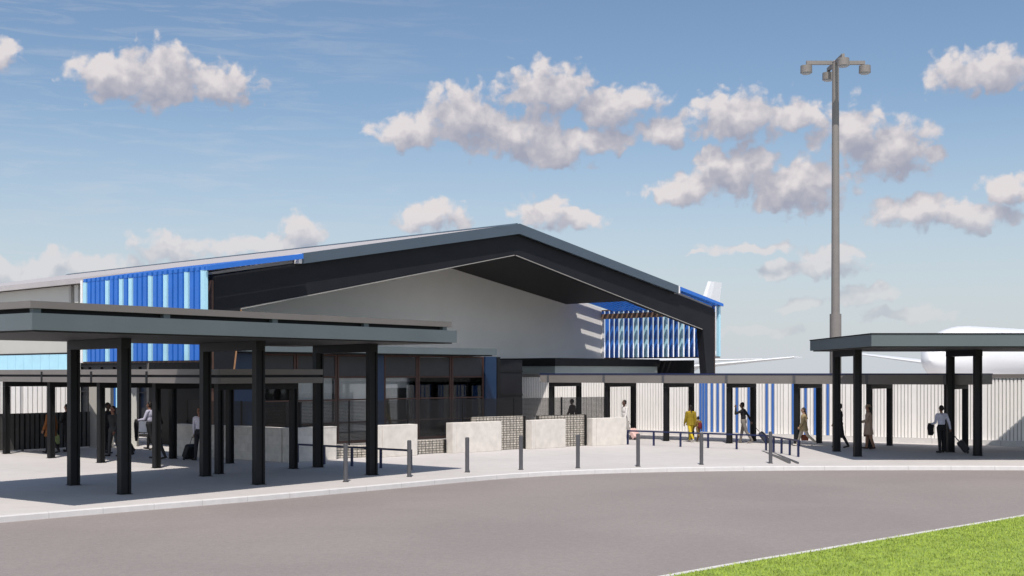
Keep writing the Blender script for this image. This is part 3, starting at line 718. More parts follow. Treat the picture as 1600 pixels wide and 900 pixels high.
r0, r1 = G(465, 722.7), G(642, 734.7)
rail('low navy rail in shade below the left canopy', [r0, r1], .64, [(r0[0] + (r1[0] - r0[0]) * k / 4, r0[1] + (r1[1] - r0[1]) * k / 4) for k in range(5)])
r0, r1, r2 = G(981, 694.7), G(1197, 704), G(1247.4, 714)
rail('long navy rail turning a corner on the sunlit pavement at right', [r0, r1, r2], .61,
     [(r0[0] + (r1[0] - r0[0]) * k / 5, r0[1] + (r1[1] - r0[1]) * k / 5) for k in range(6)] + [(r1[0] + (r2[0] - r1[0]) * k / 4, r1[1] + (r2[1] - r1[1]) * k / 4) for k in range(1, 5)])
for p, q, lab in (((1191, 704.5), (1234, 724.5), 'thicker shade-coloured wedge kerb of the pram ramp by the rail corner'), ((1208, 707), (1247, 724.8), 'thinner shade-coloured wedge kerb of the pram ramp by the rail corner')):
    p, q = G(*p), G(*q); f_, l_ = fr2(p, q); hh = .13 if 'thicker' in lab else .06
    tag(MB().prism_az(f_, [(0, .002), (l_, .002), (l_, hh), (0, .01)], -.03, .03).build('ramp_kerb', M['bollard']), lab, 'ramp kerb')  # dark grey stands in for shade on the kerb side

# ------------------------------------------------------------------ lighting mast
lx, ly = (1305.5 - 800) / F_PX * 58, 58.
lm = thing('lighting_mast', 'tall grey floodlight mast with four drum lamps on crossed arms', 'light mast', (lx, ly, 0))
MB().tube((lx, ly, 0), (lx, ly, 5.75), .275, .265, 28).build('sleeve', M['galv'], lm)
MB().tube((lx, ly, 5.752), (lx, ly, 17.45), .195, .155, 28).build('pole', M['galv'], lm)
for dx, dy in ((1, 0), (-1, 0), (0, -1), (0, 1)):
    arm = MB().bar((lx + dx * .16, ly + dy * .16, 17.42), (lx + dx * 1.36, ly + dy * 1.36, 17.42), .13, .17).build('arm', M['galv'], lm)
    cx, cy = lx + dx * 1.36, ly + dy * 1.36
    MB().tube((cx, cy, 17.33), (cx, cy, 17.28), .06, .2, 20).tube((cx, cy, 17.28), (cx, cy, 16.95), .265, .27, 24).build('lamp', M['galv'], arm)
    MB().tube((cx, cy, 16.948), (cx, cy, 16.90), .24, .2, 24).build('lens', M['engine_grey'], arm)
MB().tube((lx, ly, 17.452), (lx, ly, 17.53), .17, .10, 20).build('cap', M['galv'], lm)

# ------------------------------------------------------------------ airliners on the apron
def airliner(label, nose, heading_deg, zc=3.75, rad=1.98, L_=36.):
    # axis from nose back to the tail
    h = R(heading_deg); bx_ = Vector((math.sin(h), math.cos(h), 0)); rt = Vector((bx_.y, -bx_.x, 0)); up = Vector((0, 0, 1))
    n0 = Vector((nose[0], nose[1], zc))
    t = thing('airliner', label, 'aircraft', (*(n0 + bx_ * L_ * .5)[:2], 0))
    def P(x, y, z): return n0 + bx_ * x + rt * y + up * z
    prof = [(0, .02, -.25), (.12, .38, -.22), (.45, .78, -.15), (1.0, 1.15, -.07), (1.7, 1.48, .0), (2.5, 1.74, .0), (3.6, 1.92, 0), (5, rad, 0), (24, rad, 0), (27, 1.8, .15), (30, 1.35, .5), (33, .8, .9), (35.4, .32, 1.15), (36, .08, 1.2)]
    rings = [[P(x, r * math.cos(a), z + r * math.sin(a)) for a in [2 * math.pi * i / 28 for i in range(28)]] for x, r, z in prof]
    body = MB().loft(rings).build('fuselage', M['aircraft_white'], t)
    def wing(root_x, root_y, root_z, chord, tipx, tipy, tipz, tchord, th, nm):
        for s in (-1, 1):
            def sec(x, y, z, c, tk):
                return [P(x + c * u, s * y, z + tk * w) for u, w in ((0, 0), (.08, .55), (.3, .9), (.6, .6), (1, 0), (.6, -.3), (.3, -.5), (.08, -.35))]
            MB().loft([sec(root_x, root_y, root_z, chord, th), sec(tipx, tipy, tipz, tchord, th * .35)]).build(nm, M['aircraft_white'], t)
    wing(12.2, 1.3, -1.0, 6.2, 19.6, 16.6, .55, 1.6, .34, 'wing')
    wing(30.2, .5, .45, 3.6, 33.4, 6.2, .6, 1.4, .16, 'tailplane')
    def fsec(x, z, c, tk): return [P(x + c * u, tk * w, z) for u, w in ((0, 0), (.15, .8), (.4, 1), (1, 0), (.4, -1), (.15, -.8))]
    MB().loft([fsec(28.6, 1.3, 6.0, .22), fsec(30.4, 2.6, 4.9, .2), fsec(33.9, 8.35, 2.7, .12)], smooth=False).build('tail_fin', M['aircraft_white'], t)
    for s in (-1, 1):
        er = [[P(x, s * 5.4 + r * math.cos(a), -1.75 + r * math.sin(a)) for a in [2 * math.pi * i / 18 for i in range(18)]] for x, r in ((11.2, .8), (11.4, .95), (13, 1.0), (14.6, .85), (15.4, .6))]
        MB().loft(er).build('engine', M['engine_grey'], t)
        g = MB().tube(P(17.5, s * 2.4, -1.4), P(17.5, s * 2.4, -3.2), .14, .14, 10).build('landing_gear', M['engine_grey'], t)
        MB().tube(P(17.5, s * 2.15, -zc - .05 + .55 - .25), P(17.5, s * 2.65, -zc - .05 + .55 - .25), .55, .55, 18).build('wheel', M['dark_rubber'], g)
    g = MB().tube(P(4.2, 0, -1.8), P(4.2, 0, -3.3), .11, .11, 10).build('landing_gear', M['engine_grey'], t)
    MB().tube(P(4.2, -.2, -zc - .3 + .4), P(4.2, .2, -zc - .3 + .4), .4, .4, 16).build('wheel', M['dark_rubber'], g)
    ck = MB()
    for k in range(-2, 3):
        a0, a1 = k * .26 - .115, k * .26 + .115
        q = [P(1.75, math.sin(a0) * 1.50, math.cos(a0) * .0 + .52), P(1.75, math.sin(a1) * 1.50, .52), P(2.45, math.sin(a1) * 1.62, .98), P(2.45, math.sin(a0) * 1.62, .98)]
        ck.add(q, [[0, 1, 2, 3]])
    return t
airliner('white airliner nose rising behind the right end of the fence', (25.3, 75.5), 46, zc=4.0)
airliner('white airliner mostly hidden behind the hall, its tail fin above the roof edge', (-2.3, 97.5), 39.8)

# ------------------------------------------------------------------ people
TAGS = ['skin', 'top', 'trousers', 'shoes', 'dark']
def person(label, x, y, face_deg, height, cols, lean=0., legs=((18, 8), (-16, 14)), arms=((-14, 6, 12), (16, 6, 14)), hair='short', coat=None, head_turn=0, hat=False, slim=1., backbend=0):
    """legs: (swing, knee) right then left; arms: (swing forward, outward, elbow) right then left; local +Y is forward."""
    k = height / 1.75
    prim = []                                                        # (centre pts, radius, tag) used to colour the faces
    mb = MB()
    def cap(p, q, r0, r1, tg, n=14):
        p, q = Vector(p), Vector(q); d = q - p; L_ = d.length; d.normalize(); xx = d.orthogonal().normalized(); yy = d.cross(xx); rr = []
        for i in range(5):
            th = math.pi / 2 * i / 4; rr.append((p - d * r0 * math.cos(th), max(r0 * math.sin(th), .0008)))
        for i in range(5):
            th = math.pi / 2 * i / 4; rr.append((q + d * r1 * math.sin(th), max(r1 * math.cos(th), .0008)))
        mb.loft([[c + (xx * math.cos(2 * math.pi * j / n) + yy * math.sin(2 * math.pi * j / n)) * r for j in range(n)] for c, r in rr])
        prim.append(('c', p, q, r0, r1, tg))
    def ell(c, r, tg, rot=None):
        mb.ball(c, r, 0, 18, 12, rot); prim.append(('e', Vector(c), Vector(r), rot, 0, tg))
    pel = Vector((0, 0, .93)); ln = math.radians(lean)
    spine = Vector((0, math.sin(ln), math.cos(ln)))
    def S(h, x_=0, y_=0): return pel + spine * h + Vector((x_, 0, 0)) + Vector((0, math.cos(ln), -math.sin(ln))) * y_
    rx = Matrix.Rotation(-ln, 3, 'X')
    ell(S(.02), (.168 * slim, .125, .14), 'trousers', rx)
    ell(S(.19), (.150 * slim, .108, .17), 'top', rx)
    ell(S(.36), (.178 * slim, .118, .17), 'top', rx)
    for s in (1, -1): cap(S(.47, 0, -.01), S(.475, s * .165 * slim, -.01), .068, .062, 'top')
    ell(S(.44, 0, -.015), (.15 * slim, .09, .09), 'top', rx)
    cap(S(.48, 0, 0), S(.59, 0, .015), .058, .052, 'skin')
    # head
    hc = S(.70, 0, .025); tz = Matrix.Rotation(R(head_turn), 3, 'Z')
    def H(x_, y_, z_): return hc + tz @ Vector((x_, y_, z_))
    ell(H(0, -.005, .015), (.076, .094, .108), 'skin', tz)
    ell(H(0, .022, -.055), (.056, .062, .062), 'skin', tz)
    cap(H(0, .088, .012), H(0, .106, -.022), .010, .014, 'skin')
    for s in (1, -1):
        ell(H(s * .077, -.005, -.005), (.012, .02, .03), 'skin', tz)
        ell(H(s * .031, .080, .012), (.013, .010, .008), 'dark', tz)
    ell(H(0, .078, -.058), (.024, .010, .007), 'lips', tz)
    feet = []
    for s, (sw_, kn) in zip((1, -1), legs):
        a = math.radians(sw_); b = a - math.radians(kn)
        hip = Vector((s * .092 * slim, 0, .92)); knee = hip + Vector((s * .008, math.sin(a), -math.cos(a))) * .43
        ank = knee + Vector((0, math.sin(b), -math.cos(b))) * .42
        skirt = cols.get('bare_legs')
        cap(hip, knee, .098, .069, 'trousers' if not skirt else 'skin'); cap(knee, ank + Vector((0, 0, .01)), .068, .050, 'trousers' if not skirt else 'skin')
        fd = Vector((0, math.cos(b * .55), math.sin(b * .55)))
        heel = ank + Vector((0, -.035, -.045)); toe = heel + fd * .20 + Vector((s * .02, 0, 0))
        cap(heel, toe, .036, .032, 'shoes'); cap(ank, heel + Vector((0, .02, .02)), .042, .038, 'shoes')
        feet.append(min(heel.z, toe.z) - .034)
    hands = []
    for s, (sw_, out, el) in zip((1, -1), arms):
        sh = S(.46, s * .195 * slim, -.01)
        a, o = math.radians(sw_), math.radians(out)
        d1 = Vector((s * math.sin(o), math.cos(o) * math.sin(a), -math.cos(o) * math.cos(a)))
        elb = sh + d1 * .29
        a2 = a + math.radians(el); o2 = o * .4 if el < 60 else -o * .2
        d2 = Vector((s * math.sin(o2), math.cos(o2) * math.sin(a2), -math.cos(o2) * math.cos(a2)))
        wr = elb + d2 * .245
        cap(sh, elb, .062, .050, 'top'); cap(elb, wr, .050, .034, 'top' if not cols.get('short') else 'skin')
        # hand: palm, four unequal bent fingers, thumb from the side of the palm
        side = Vector((0, 1, 0)) - d2 * d2.y
        side = side.normalized() if side.length > .2 else Vector((0, 0, 1)); nrm = d2.cross(side).normalized() * (-s)
        pm0 = wr + d2 * .015; pm1 = wr + d2 * .075
        for i in range(4): cap(pm0 + side * (.012 - i * .009), pm1 + side * (.030 - i * .020), .016, .014, 'skin', 8)
        for i, fl in enumerate((.068, .078, .072, .056)):
            b0 = pm1 + side * (.030 - i * .020); b1 = b0 + (d2 * .9 + nrm * .25).normalized() * fl * .5; b2 = b1 + (d2 * .6 + nrm * .8).normalized() * fl * .5
            cap(b0, b1, .0095, .009, 'skin', 8); cap(b1, b2, .009, .008, 'skin', 8)
        t0 = pm0 + d2 * .015 + side * .022; t1 = t0 + (d2 * .6 + side * .7 + nrm * .2).normalized() * .036; cap(t0, t1, .012, .010, 'skin', 8)
        t2 = t1 + (d2 * .9 + side * .1 + nrm * .4).normalized() * .028; cap(t1, t2, .010, .0085, 'skin', 8)
        hands.append(wr + d2 * .10 + nrm * .015)
    dz = -min(feet)
    T = Matrix.Translation((x, y, 0)) @ Matrix.Rotation(R(face_deg), 4, 'Z') @ Matrix.Scale(k, 4) @ Matrix.Translation((0, 0, dz))
    root = thing_mesh_person(label, mb, prim, T, cols, x, y, voxel=.0085)
    # hair as its own piece
    hm = MB()
    ht = cols.get('hair', (.012, .009, .008))
    def hb(c, r, rot=tz): hm.ball(c, r, 0, 16, 10, rot)
    hb(H(0, -.022, .040), (.084, .092, .094)); hb(H(0, -.045, -.005), (.080, .066, .085))
    if hair == 'long':
        hm.loft([[H(0, -.075 - .02 * j, -.02 - .075 * j) + tz @ Vector((math.cos(q * math.pi / 6) * (.070 - .006 * j), math.sin(q * math.pi / 6) * .035, 0)) for q in range(12)] for j in range(6)])
    if hair == 'bun': hb(H(0, -.10, .09), (.045, .045, .04))
    if hair == 'cover':
        hb(H(0, -.02, .02), (.092, .102, .118)); hm.loft([[H(0, -.02, -.06 - .05 * j) + tz @ Vector((math.cos(q * math.pi / 6) * (.085 + .03 * j), math.sin(q * math.pi / 6) * (.088 + .012 * j), 0)) for q in range(12)] for j in range(4)])
    if hair == 'braid': hm.tube(H(0, -.09, -.05), H(0, -.15, -.34), .028, .014, 10)
    ho = finish_child('hair', hm, T, pmat('hair_' + label[:18], ht, .55), root, .010)
    if hat:
        q = MB(); q.loft([[H(0, -.01, .035 + zz) + tz @ Vector((math.cos(a_ * math.pi / 8) * rr_, math.sin(a_ * math.pi / 8) * rr_ * 1.08, 0)) for a_ in range(16)] for zz, rr_ in ((0, .135), (.008, .13), (.012, .098), (.075, .09), (.10, .06))])
        finish_child('hat', q, T, pmat('hat_' + label[:18], (.30, .20, .13), .8), root, None)
    if coat:
        col, hem, flare = coat
        q = MB(); rs = []
        for zz, a_, b_ in ((.53, .075, .072), (.49, .165, .10), (.40, .20, .135), (.22, .178, .13), (.05, .195, .15), (hem * .5, .195 + flare * .5, .155 + flare * .4), (hem, .20 + flare, .16 + flare * .7)):
            rs.append([S(zz) + Vector((math.cos(u * math.pi / 10) * a_ * slim, math.sin(u * math.pi / 10) * b_ + .012 * math.sin(u * 2.2) * (1 if zz < .2 else 0), 0)) for u in range(20)])
        q.loft(rs)
        for s, (sw_, out, el) in zip((1, -1), arms):
            sh = S(.46, s * .195 * slim, -.01); a, o = math.radians(sw_), math.radians(out)
            d1 = Vector((s * math.sin(o), math.cos(o) * math.sin(a), -math.cos(o) * math.cos(a))); elb = sh + d1 * .29
            a2 = a + math.radians(el); o2 = o * .4 if el < 60 else -o * .2
            d2 = Vector((s * math.sin(o2), math.cos(o2) * math.sin(a2), -math.cos(o2) * math.cos(a2)))
            for p_, q_, u_, v_ in ((sh, elb, .074, .060), (elb, elb + d2 * .225, .060, .050)):
                q.ball(p_, u_, 0, 12, 8); q.tube(p_, q_, u_, v_, 14)
        finish_child('coat', q, T, pmat('coat_' + label[:18], col, .8), root, .011)
    return root, [T @ h for h in hands], T
pm_cache = {}
def pmat(name, col, rough):
    key = (tuple(col), rough)
    if key not in pm_cache: pm_cache[key] = mat(name.replace(' ', '_'), col, rough, .10, 14, .05, 150, spec=.25)
    return pm_cache[key]
def remeshed(mb, T, voxel, name):
    bm = bmesh.new(); bv = [bm.verts.new(v) for v in mb.v]
    for f in mb.f:
        try: bm.faces.new([bv[i] for i in f])
        except ValueError: pass
    bmesh.ops.remove_doubles(bm, verts=bm.verts, dist=1e-5); bmesh.ops.recalc_face_normals(bm, faces=bm.faces)
    me = bpy.data.meshes.new(name); bm.to_mesh(me); bm.free()
    if voxel:
        o = bpy.data.objects.new(name, me); C.objects.link(o)
        md = o.modifiers.new('r', 'REMESH'); md.mode = 'VOXEL'; md.voxel_size = voxel
        s_ = o.modifiers.new('s', 'SMOOTH'); s_.iterations = 2; s_.factor = .4
        dg = bpy.context.evaluated_depsgraph_get(); dg.update()
        me2 = bpy.data.meshes.new_from_object(o.evaluated_get(dg)); bpy.data.objects.remove(o); bpy.data.meshes.remove(me); me = me2; me.name = name
    return me
def finish_child(name, mb, T, m, root, voxel):
    me = remeshed(mb, T, voxel, name); me.transform(Matrix.Translation(-Vector(root.location)) @ T); me.materials.clear(); me.materials.append(m)
    for p in me.polygons: p.use_smooth = True
    o = bpy.data.objects.new(name, me); C.objects.link(o); o.parent = root; return o
def thing_mesh_person(label, mb, prim, T, cols, x, y, voxel):
    import numpy as np
    me = remeshed(mb, T, voxel, 'person')
    n = len(me.polygons); c = np.zeros(n * 3); me.polygons.foreach_get('center', c); c = c.reshape(n, 3)
    names = ['skin', 'top', 'trousers', 'shoes', 'dark', 'lips']; best = np.full(n, 1e9); bi = np.zeros(n, int)
    for pr_ in prim:
        tg = names.index(pr_[5])
        if pr_[0] == 'c':
            p, q = np.array(pr_[1]), np.array(pr_[2]); d = q - p; L2 = max(d @ d, 1e-9)
            u = np.clip((c - p) @ d / L2, 0, 1); rad = pr_[3] + (pr_[4] - pr_[3]) * u
            dist = np.linalg.norm(c - (p + u[:, None] * d), axis=1) - rad
        else:
            q = c - np.array(pr_[1])
            if pr_[3] is not None: q = q @ np.array(pr_[3])
            r = np.array(pr_[2]); kk = np.linalg.norm(q / r, axis=1); dist = (kk - 1) * min(r)
        if pr_[5] in ('dark', 'lips'): dist = dist - .004
        w = dist < best; best[w] = dist[w]; bi[w] = tg
    me.materials.clear()
    sk = cols.get('skin', (.30, .17, .11))
    for nm_, col, ro in (('skin', sk, .55), ('top', cols['top'], .8), ('trousers', cols['trousers'], .8), ('shoes', cols.get('shoes', (.02, .018, .017)), .5), ('dark', (.01, .008, .007), .3), ('lips', (sk[0] * .75, sk[1] * .5, sk[2] * .5), .5)):
        me.materials.append(pmat(nm_ + '_cloth' if nm_ != 'skin' else 'skin', col, ro))
    me.polygons.foreach_set('material_index', bi.astype('int32')); me.polygons.foreach_set('use_smooth', [True] * n)
    me.transform(Matrix.Translation((-x, -y, 0)) @ T)
    o = bpy.data.objects.new('person', me); C.objects.link(o); o.location = (x, y, 0)
    return tag(o, label, 'person')
# trolley suitcase standing / leaning, towed by a telescopic handle
def suitcase(label, base, grip, col, w=.38, d=.23, h=.52):
    """base: wheels on the ground, grip: where a hand holds the handle."""
    base = Vector((*base, 0)); grip = Vector(grip)
    ax = (grip - (base + Vector((0, 0, .05)))); hl = ax.length; ax.normalize()
    hor = Vector((ax.x, ax.y, 0)); hor = hor.normalized() if hor.length > .05 else Vector((0, -1, 0))
    sd_ = Vector((-hor.y, hor.x, 0)); fw_ = ax.cross(sd_).normalized()
    t = thing('suitcase', label, 'suitcase', base)
    m_ = pmat('luggage_shell', col, .5)
    o = base + Vector((0, 0, .06)) - fw_ * 0
    bm_ = MB(); rs = []
    for u, kx in ((0.02, .86), (.05, 1), (h - .05, 1), (h, .86)):
        rr = []
        for i in range(20):
            a = 2 * math.pi * i / 20; ca, sa = math.cos(a), math.sin(a)
            ex = abs(ca) ** .35 * (1 if ca >= 0 else -1); ey = abs(sa) ** .35 * (1 if sa >= 0 else -1)
            rr.append(o + ax * u + sd_ * ex * w / 2 * kx + fw_ * ey * d / 2 * kx)
        rs.append(rr)
    bm_.loft(rs, smooth=False); bm_.build('shell', m_, t)
    rb = MB()
    for q in (-.3, 0, .3): rb.bar(o + ax * .06 + sd_ * w * q - fw_ * (d / 2 + .006), o + ax * (h - .06) + sd_ * w * q - fw_ * (d / 2 + .006), .02, .012)
    for q in (-.3, 0, .3): rb.bar(o + ax * .06 + sd_ * w * q + fw_ * (d / 2 + .006), o + ax * (h - .06) + sd_ * w * q + fw_ * (d / 2 + .006), .02, .012)
    rb.build('rib', m_, t)
    hd = MB()
    for s in (-1, 1): hd.tube(o + ax * (h - .01) + sd_ * s * .085, o + ax * (hl - .03) + sd_ * s * .085, .010, .009, 8)
    hd.tube(o + ax * (hl - .03) - sd_ * .1, o + ax * (hl - .03) + sd_ * .1, .015, .015, 10)
    hd.build('handle', M['black_metal'], t)
    for s in (-1, 1): MB().tube(base + sd_ * s * (w / 2 - .03) + Vector((0, 0, .045)), base + sd_ * s * (w / 2 - .075) + Vector((0, 0, .045)), .045, .045, 14).build('wheel', M['dark_rubber'], t)
    return t
def handbag(label, top, col, w=.30, d=.12, h=.24, drop=.22, deg=0):
    t = thing('handbag', label, 'bag', (top[0], top[1], top[2] - drop - h))
    f_ = Fr((top[0], top[1]), deg); z1 = top[2] - drop; b_ = MB()
    b_.loft([[f_.W(sx * w / 2 * k_, sy * d / 2 * k_, zz) for sx, sy in ((-1, -.7), (-.8, -1), (.8, -1), (1, -.7), (1, .7), (.8, 1), (-.8, 1), (-1, .7))] for zz, k_ in ((z1 - h, .92), (z1 - h * .5, 1.04), (z1, .80))])
    b_.build('bag_body', pmat('leather', col, .5), t)
    hn = MB(); pts = [f_.W(w * .3 * math.cos(a), 0, z1 - .01 + (drop + .01) * math.sin(a)) for a in [math.pi * i / 10 for i in range(11)]]
    for p_, q_ in zip(pts, pts[1:]): hn.tube(p_, q_, .011, .011, 8)
    hn.build('handle', pmat('leather', col, .5), t)
    return t
GREY, BLK = (.16, .145, .135), (.012, .012, .014)
def at(px, py): return G(px, py)
# --- right side, walking to the left along the fence
x, y = at(1079, 690.5)
person('woman in yellow suit walking away with dark braided hair', x, y, 20, 1.64, dict(top=(.36, .25, .012), trousers=(.50, .36, .02), shoes=(.5, .45, .4), skin=(.16, .08, .05)), hair='braid', legs=((20, 4), (-20, 22)), arms=((-10, 8, 10), (10, 8, 12)), coat=((.22, .155, .012), -.12, .03))
x, y = at(1091, 690.5)
ch, hs, T = person('small child in olive clothes with a red backpack beside the woman in yellow', x, y, 30, 1.13, dict(top=(.20, .13, .03), trousers=(.14, .09, .03), shoes=(.3, .25, .2), skin=(.16, .08, .05)), legs=((16, 4), (-18, 26)), slim=.95)
bk = thing('backpack', 'dark red backpack worn by the small child', 'backpack', (x, y, .5))
q = MB(); bkr = []
for zz, ww, dd in ((.58, .07, .04), (.60, .10, .06), (.72, .10, .062), (.82, .088, .055), (.85, .05, .03)):
    bkr.append([(Matrix.Translation((x, y, 0)) @ Matrix.Rotation(R(30), 4, 'Z')) @ Vector((math.cos(i * math.pi / 8) * ww, -.135 + math.sin(i * math.pi / 8) * dd, zz)) for i in range(16)])
q.loft(bkr).build('pack', pmat('pack_fabric', (.12, .015, .02), .8), bk)
q = MB()
for s in (-1, 1):
    pts = [(Matrix.Translation((x, y, 0)) @ Matrix.Rotation(R(30), 4, 'Z')) @ Vector((s * .07, yy, zz)) for yy, zz in ((-.09, .64), (.03, .68), (.08, .76), (.07, .86), (.0, .925), (-.09, .83))]
    for p_, q_ in zip(pts, pts[1:]): q.tube(p_, q_, .013, .013, 8)
q.build('strap', pmat('pack_fabric', (.12, .015, .02), .8), bk)
x, y = at(1162, 692.5)
_, hs, _ = person('man in dark jumper and grey trousers holding a phone to his ear', x, y, 62, 1.76, dict(top=BLK, trousers=(.15, .135, .12), shoes=(.16, .14, .12), skin=(.12, .065, .04)), legs=((14, 4), (-20, 14)), arms=((-34, 10, 8), (62, 28, 118)), lean=4)
suitcase('dark suitcase towed by the man on the phone', (hs[0].x + .66, hs[0].y - .12), hs[0], (.03, .035, .05))
ph = thing('phone', 'dark phone held to the ear by the man in dark jumper', 'phone', hs[1]); 
MB().bar(hs[1] + Vector((0, 0, -.07)), hs[1] + Vector((.0, 0, .07)), .012, .07).build('phone_body', M['dark_rubber'], ph)
x, y = at(1256, 697)
_, hs, _ = person('woman in beige jacket with long dark hair carrying an orange brown bag', x, y, 80, 1.62, dict(top=(.30, .22, .12), trousers=(.42, .36, .28), shoes=(.55, .5, .45), skin=(.30, .18, .12), hair=(.03, .024, .02)), hair='long', legs=((22, 6), (-22, 26)), arms=((-12, 14, 14), (14, 6, 18)), coat=((.32, .24, .13), -.20, .06))
handbag('orange brown handbag carried by the woman in beige jacket', hs[0], (.22, .06, .025), deg=-10)
x, y = at(1312.5, 700)
_, hs, _ = person('man in black suit half hidden behind the right canopy post', x, y, 85, 1.78, dict(top=BLK, trousers=BLK, skin=(.30, .16, .10)), legs=((9, 3), (-12, 16)), arms=((-10, 8, 8), (22, 16, 24)))
handbag('black briefcase carried by the man behind the right canopy post', hs[0], (.012, .012, .014), .42, .12, .28, .10, 85)
x, y = at(1357, 702)
_, hs, _ = person('woman in tan knee length coat and hat under the right canopy', x, y, 75, 1.74, dict(top=(.20, .13, .09), trousers=(.2, .12, .08), shoes=(.05, .025, .02), skin=(.26, .14, .09), bare_legs=True), hair='short', hat=True, legs=((6, 2), (-10, 8)), arms=((-4, 8, 22), (20, 6, 55)), coat=((.36, .25, .19), -.36, .05))
handbag('dark brown handbag hanging from the arm of the woman in tan coat', hs[0] + Vector((-.05, -.02, .03)), (.03, .016, .012), .28, .12, .22, .10, 70)
x, y = at(1471, 707.5)
_, hs, _ = person('man in white shirt and black trousers seen from behind under the right canopy', x, y, 15, 1.77, dict(top=(.50, .50, .60), trousers=BLK, skin=(.22, .12, .08)), legs=((3, 0), (-3, 0)), arms=((-18, 12, 6), (14, 4, 62)))
suitcase('black suitcase leaning behind the man in white shirt at right', (hs[0].x + .56, hs[0].y - .25), hs[0], (.02, .02, .024), .34, .22, .5)
def jacket(label, p, deg, col=BLK, h=.46):
    t = thing('jacket', label, 'jacket', (p.x, p.y, p.z - h)); f_ = Fr((p.x, p.y), deg); q = MB()
    q.loft([[f_.W(sx * w_ + .02 * math.sin(j * 2 + sx * 3), sy * d_, p.z + .05 - j * h / 5) for sx, sy in ((-1, -.6), (-.6, -1), (0, -.8), (.6, -1), (1, -.6), (1, .6), (.6, 1), (0, .8), (-.6, 1), (-1, .6))] for j, (w_, d_) in enumerate(((.10, .05), (.15, .085), (.15, .08), (.14, .065), (.15, .06), (.12, .04)))])
    q.build('cloth', pmat('jacket_cloth', col, .85), t); return t
jacket('black jacket draped over the arm of the man in white shirt at right', hs[1], 105)
x, y = at(976, 687)
_, hs, _ = person('person in white top behind the farthest stone block with a pink suitcase', x, y, 110, 1.80, dict(top=(.62, .59, .56), trousers=(.35, .33, .31), skin=(.09, .05, .035)), legs=((14, 2), (-16, 16)), arms=((-26, 10, 8), (10, 6, 14)))
suitcase('pink suitcase tilted beside the farthest stone block', (hs[0].x + .40, hs[0].y - .42), hs[0], (.62, .42, .38), .40, .24, .5)
x, y = (2.9, 60.2)
person('dark figure seen through the wire mesh before the shaded fence', x, y, 60, 1.76, dict(top=(.05, .022, .02), trousers=BLK, skin=(.12, .06, .04)))
# --- left side, under the walkway and the canopy
x, y = at(79, 709)
_, hs, _ = person('woman in long orange brown coat behind a walkway post at left', x, y, 80, 1.80, dict(top=(.12, .045, .015), trousers=BLK, skin=(.16, .08, .05)), legs=((16, 4), (-18, 16)), coat=((.17, .062, .018), -.28, .06), arms=((-12, 9, 10), (10, 8, 14)))
handbag('pale green paper bag held by the woman in orange brown coat', hs[0], (.36, .42, .17), .30, .14, .34, .08, 80)
x, y = at(105, 706)
person('person in black jacket standing behind the first canopy post at left', x, y, 75, 1.80, dict(top=BLK, trousers=BLK, skin=(.26, .13, .09)), legs=((4, 0), (-6, 4)), arms=((4, 8, 10), (14, 10, 60)))
x, y = at(168, 709)
_, hs, _ = person('taller of the two people in dark suits facing each other at left', x, y, -100, 1.88, dict(top=(.02, .02, .022), trousers=BLK, skin=(.06, .035, .025)), legs=((5, 2), (-8, 6)), arms=((-6, 10, 12), (6, 10, 16)))
handbag('dark shoulder bag beside the taller person in dark suit', hs[0], BLK, .34, .13, .30, .10, 80)
x, y = at(177, 713.5)
_, hs, _ = person('shorter person in dark grey suit of the two at left', x, y, 150, 1.80, dict(top=(.028, .028, .03), trousers=(.04, .04, .042), skin=(.20, .10, .07)), legs=((8, 2), (-10, 8)), arms=((-20, 10, 6), (10, 8, 18)))
x2, y2 = at(207, 710.5)
suitcase('black suitcase tilted behind the second front post of the left canopy', (x2, y2), Vector((x2 - .42, y2 - .05, .82)), BLK)
x, y = at(234, 703)
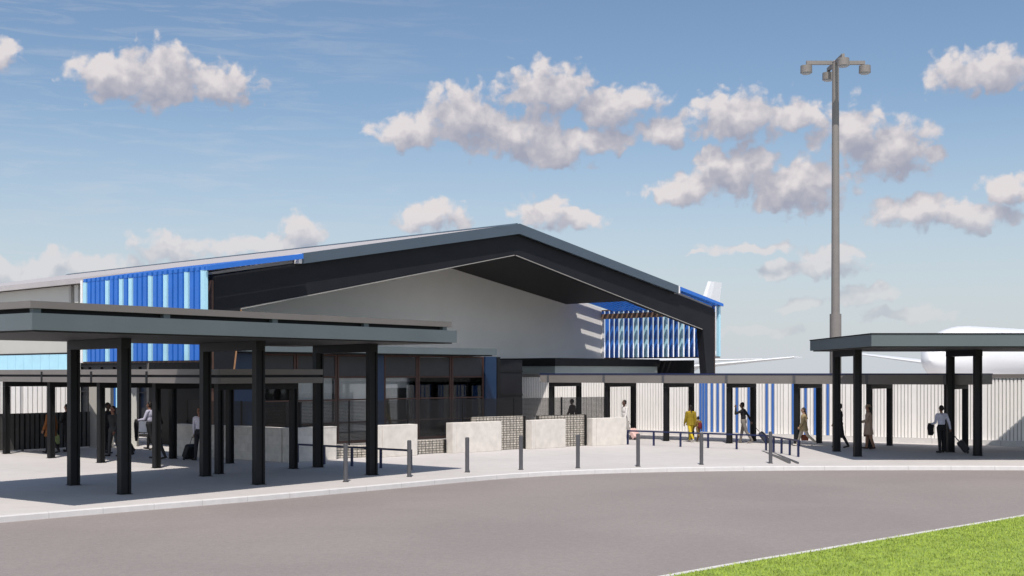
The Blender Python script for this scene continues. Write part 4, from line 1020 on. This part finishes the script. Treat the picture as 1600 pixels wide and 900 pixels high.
_, hs, _ = person('man in white shirt carrying a long black coat at the hall entrance', x, y, 75, 1.86, dict(top=(.42, .41, .50), trousers=BLK, skin=(.20, .10, .065)), legs=((10, 2), (-12, 8)), arms=((-8, 8, 10), (20, 8, 62)))
jacket('long black coat over the arm of the man at the hall entrance', hs[1], 110, BLK, .85)
x, y = at(247, 717.5)
person('person in striped black and white top behind a walkway post', x, y, 100, 1.72, dict(top=(.20, .20, .20), trousers=(.03, .03, .032), skin=(.22, .11, .07)), legs=((10, 2), (-12, 10)), arms=((-8, 8, 8), (8, 8, 12)), hair='long')
x, y = at(312, 720)
_, hs, _ = person('man in pale shirt pulling a black suitcase behind the left canopy post', x, y, 165, 1.80, dict(top=(.52, .50, .58), trousers=(.02, .02, .026), skin=(.24, .12, .08)), legs=((8, 2), (-8, 6)), arms=((-14, 12, 4), (8, 16, 40)))
hr = min(hs, key=lambda h: h.x); hl_ = max(hs, key=lambda h: h.x)
x2, y2 = at(293, 718.5)
suitcase('black suitcase standing before the shaded stone wall', (x2, y2), hr, BLK, .40, .25, .5)
jacket('dark jacket hanging from the hand of the man in pale shirt', hl_ + Vector((.06, 0, .04)), 0, (.015, .017, .03), .36)

# ------------------------------------------------------------------ bench by the entrance
bx0, by0 = at(212, 692)
bn = thing('bench', 'row of pale metal seats by the hall entrance at left', 'bench', (bx0, by0, 0)); f_ = Fr((bx0 - .55, by0), -12)
for k in range(3):
    s_ = MB().bar(f_.W(k * .58 + .27, -.25, .43), f_.W(k * .58 + .27, .22, .40), .52, .035).build('seat', M['white_paint'], bn)
    MB().bar(f_.W(k * .58 + .27, .24, .46), f_.W(k * .58 + .27, .40, .92), .52, .03, up=(0, 1, 0)).build('backrest', M['white_paint'], bn)
MB().box(f_, -.02, 1.72, -.03, .03, .33, .38).build('frame', M['galv'], bn)
for a_ in (.15, 1.55):
    MB().box(f_, a_, a_ + .06, -.28, .28, .0, .04).box(f_, a_, a_ + .06, -.025, .025, .042, .328).build('leg', M['galv'], bn)
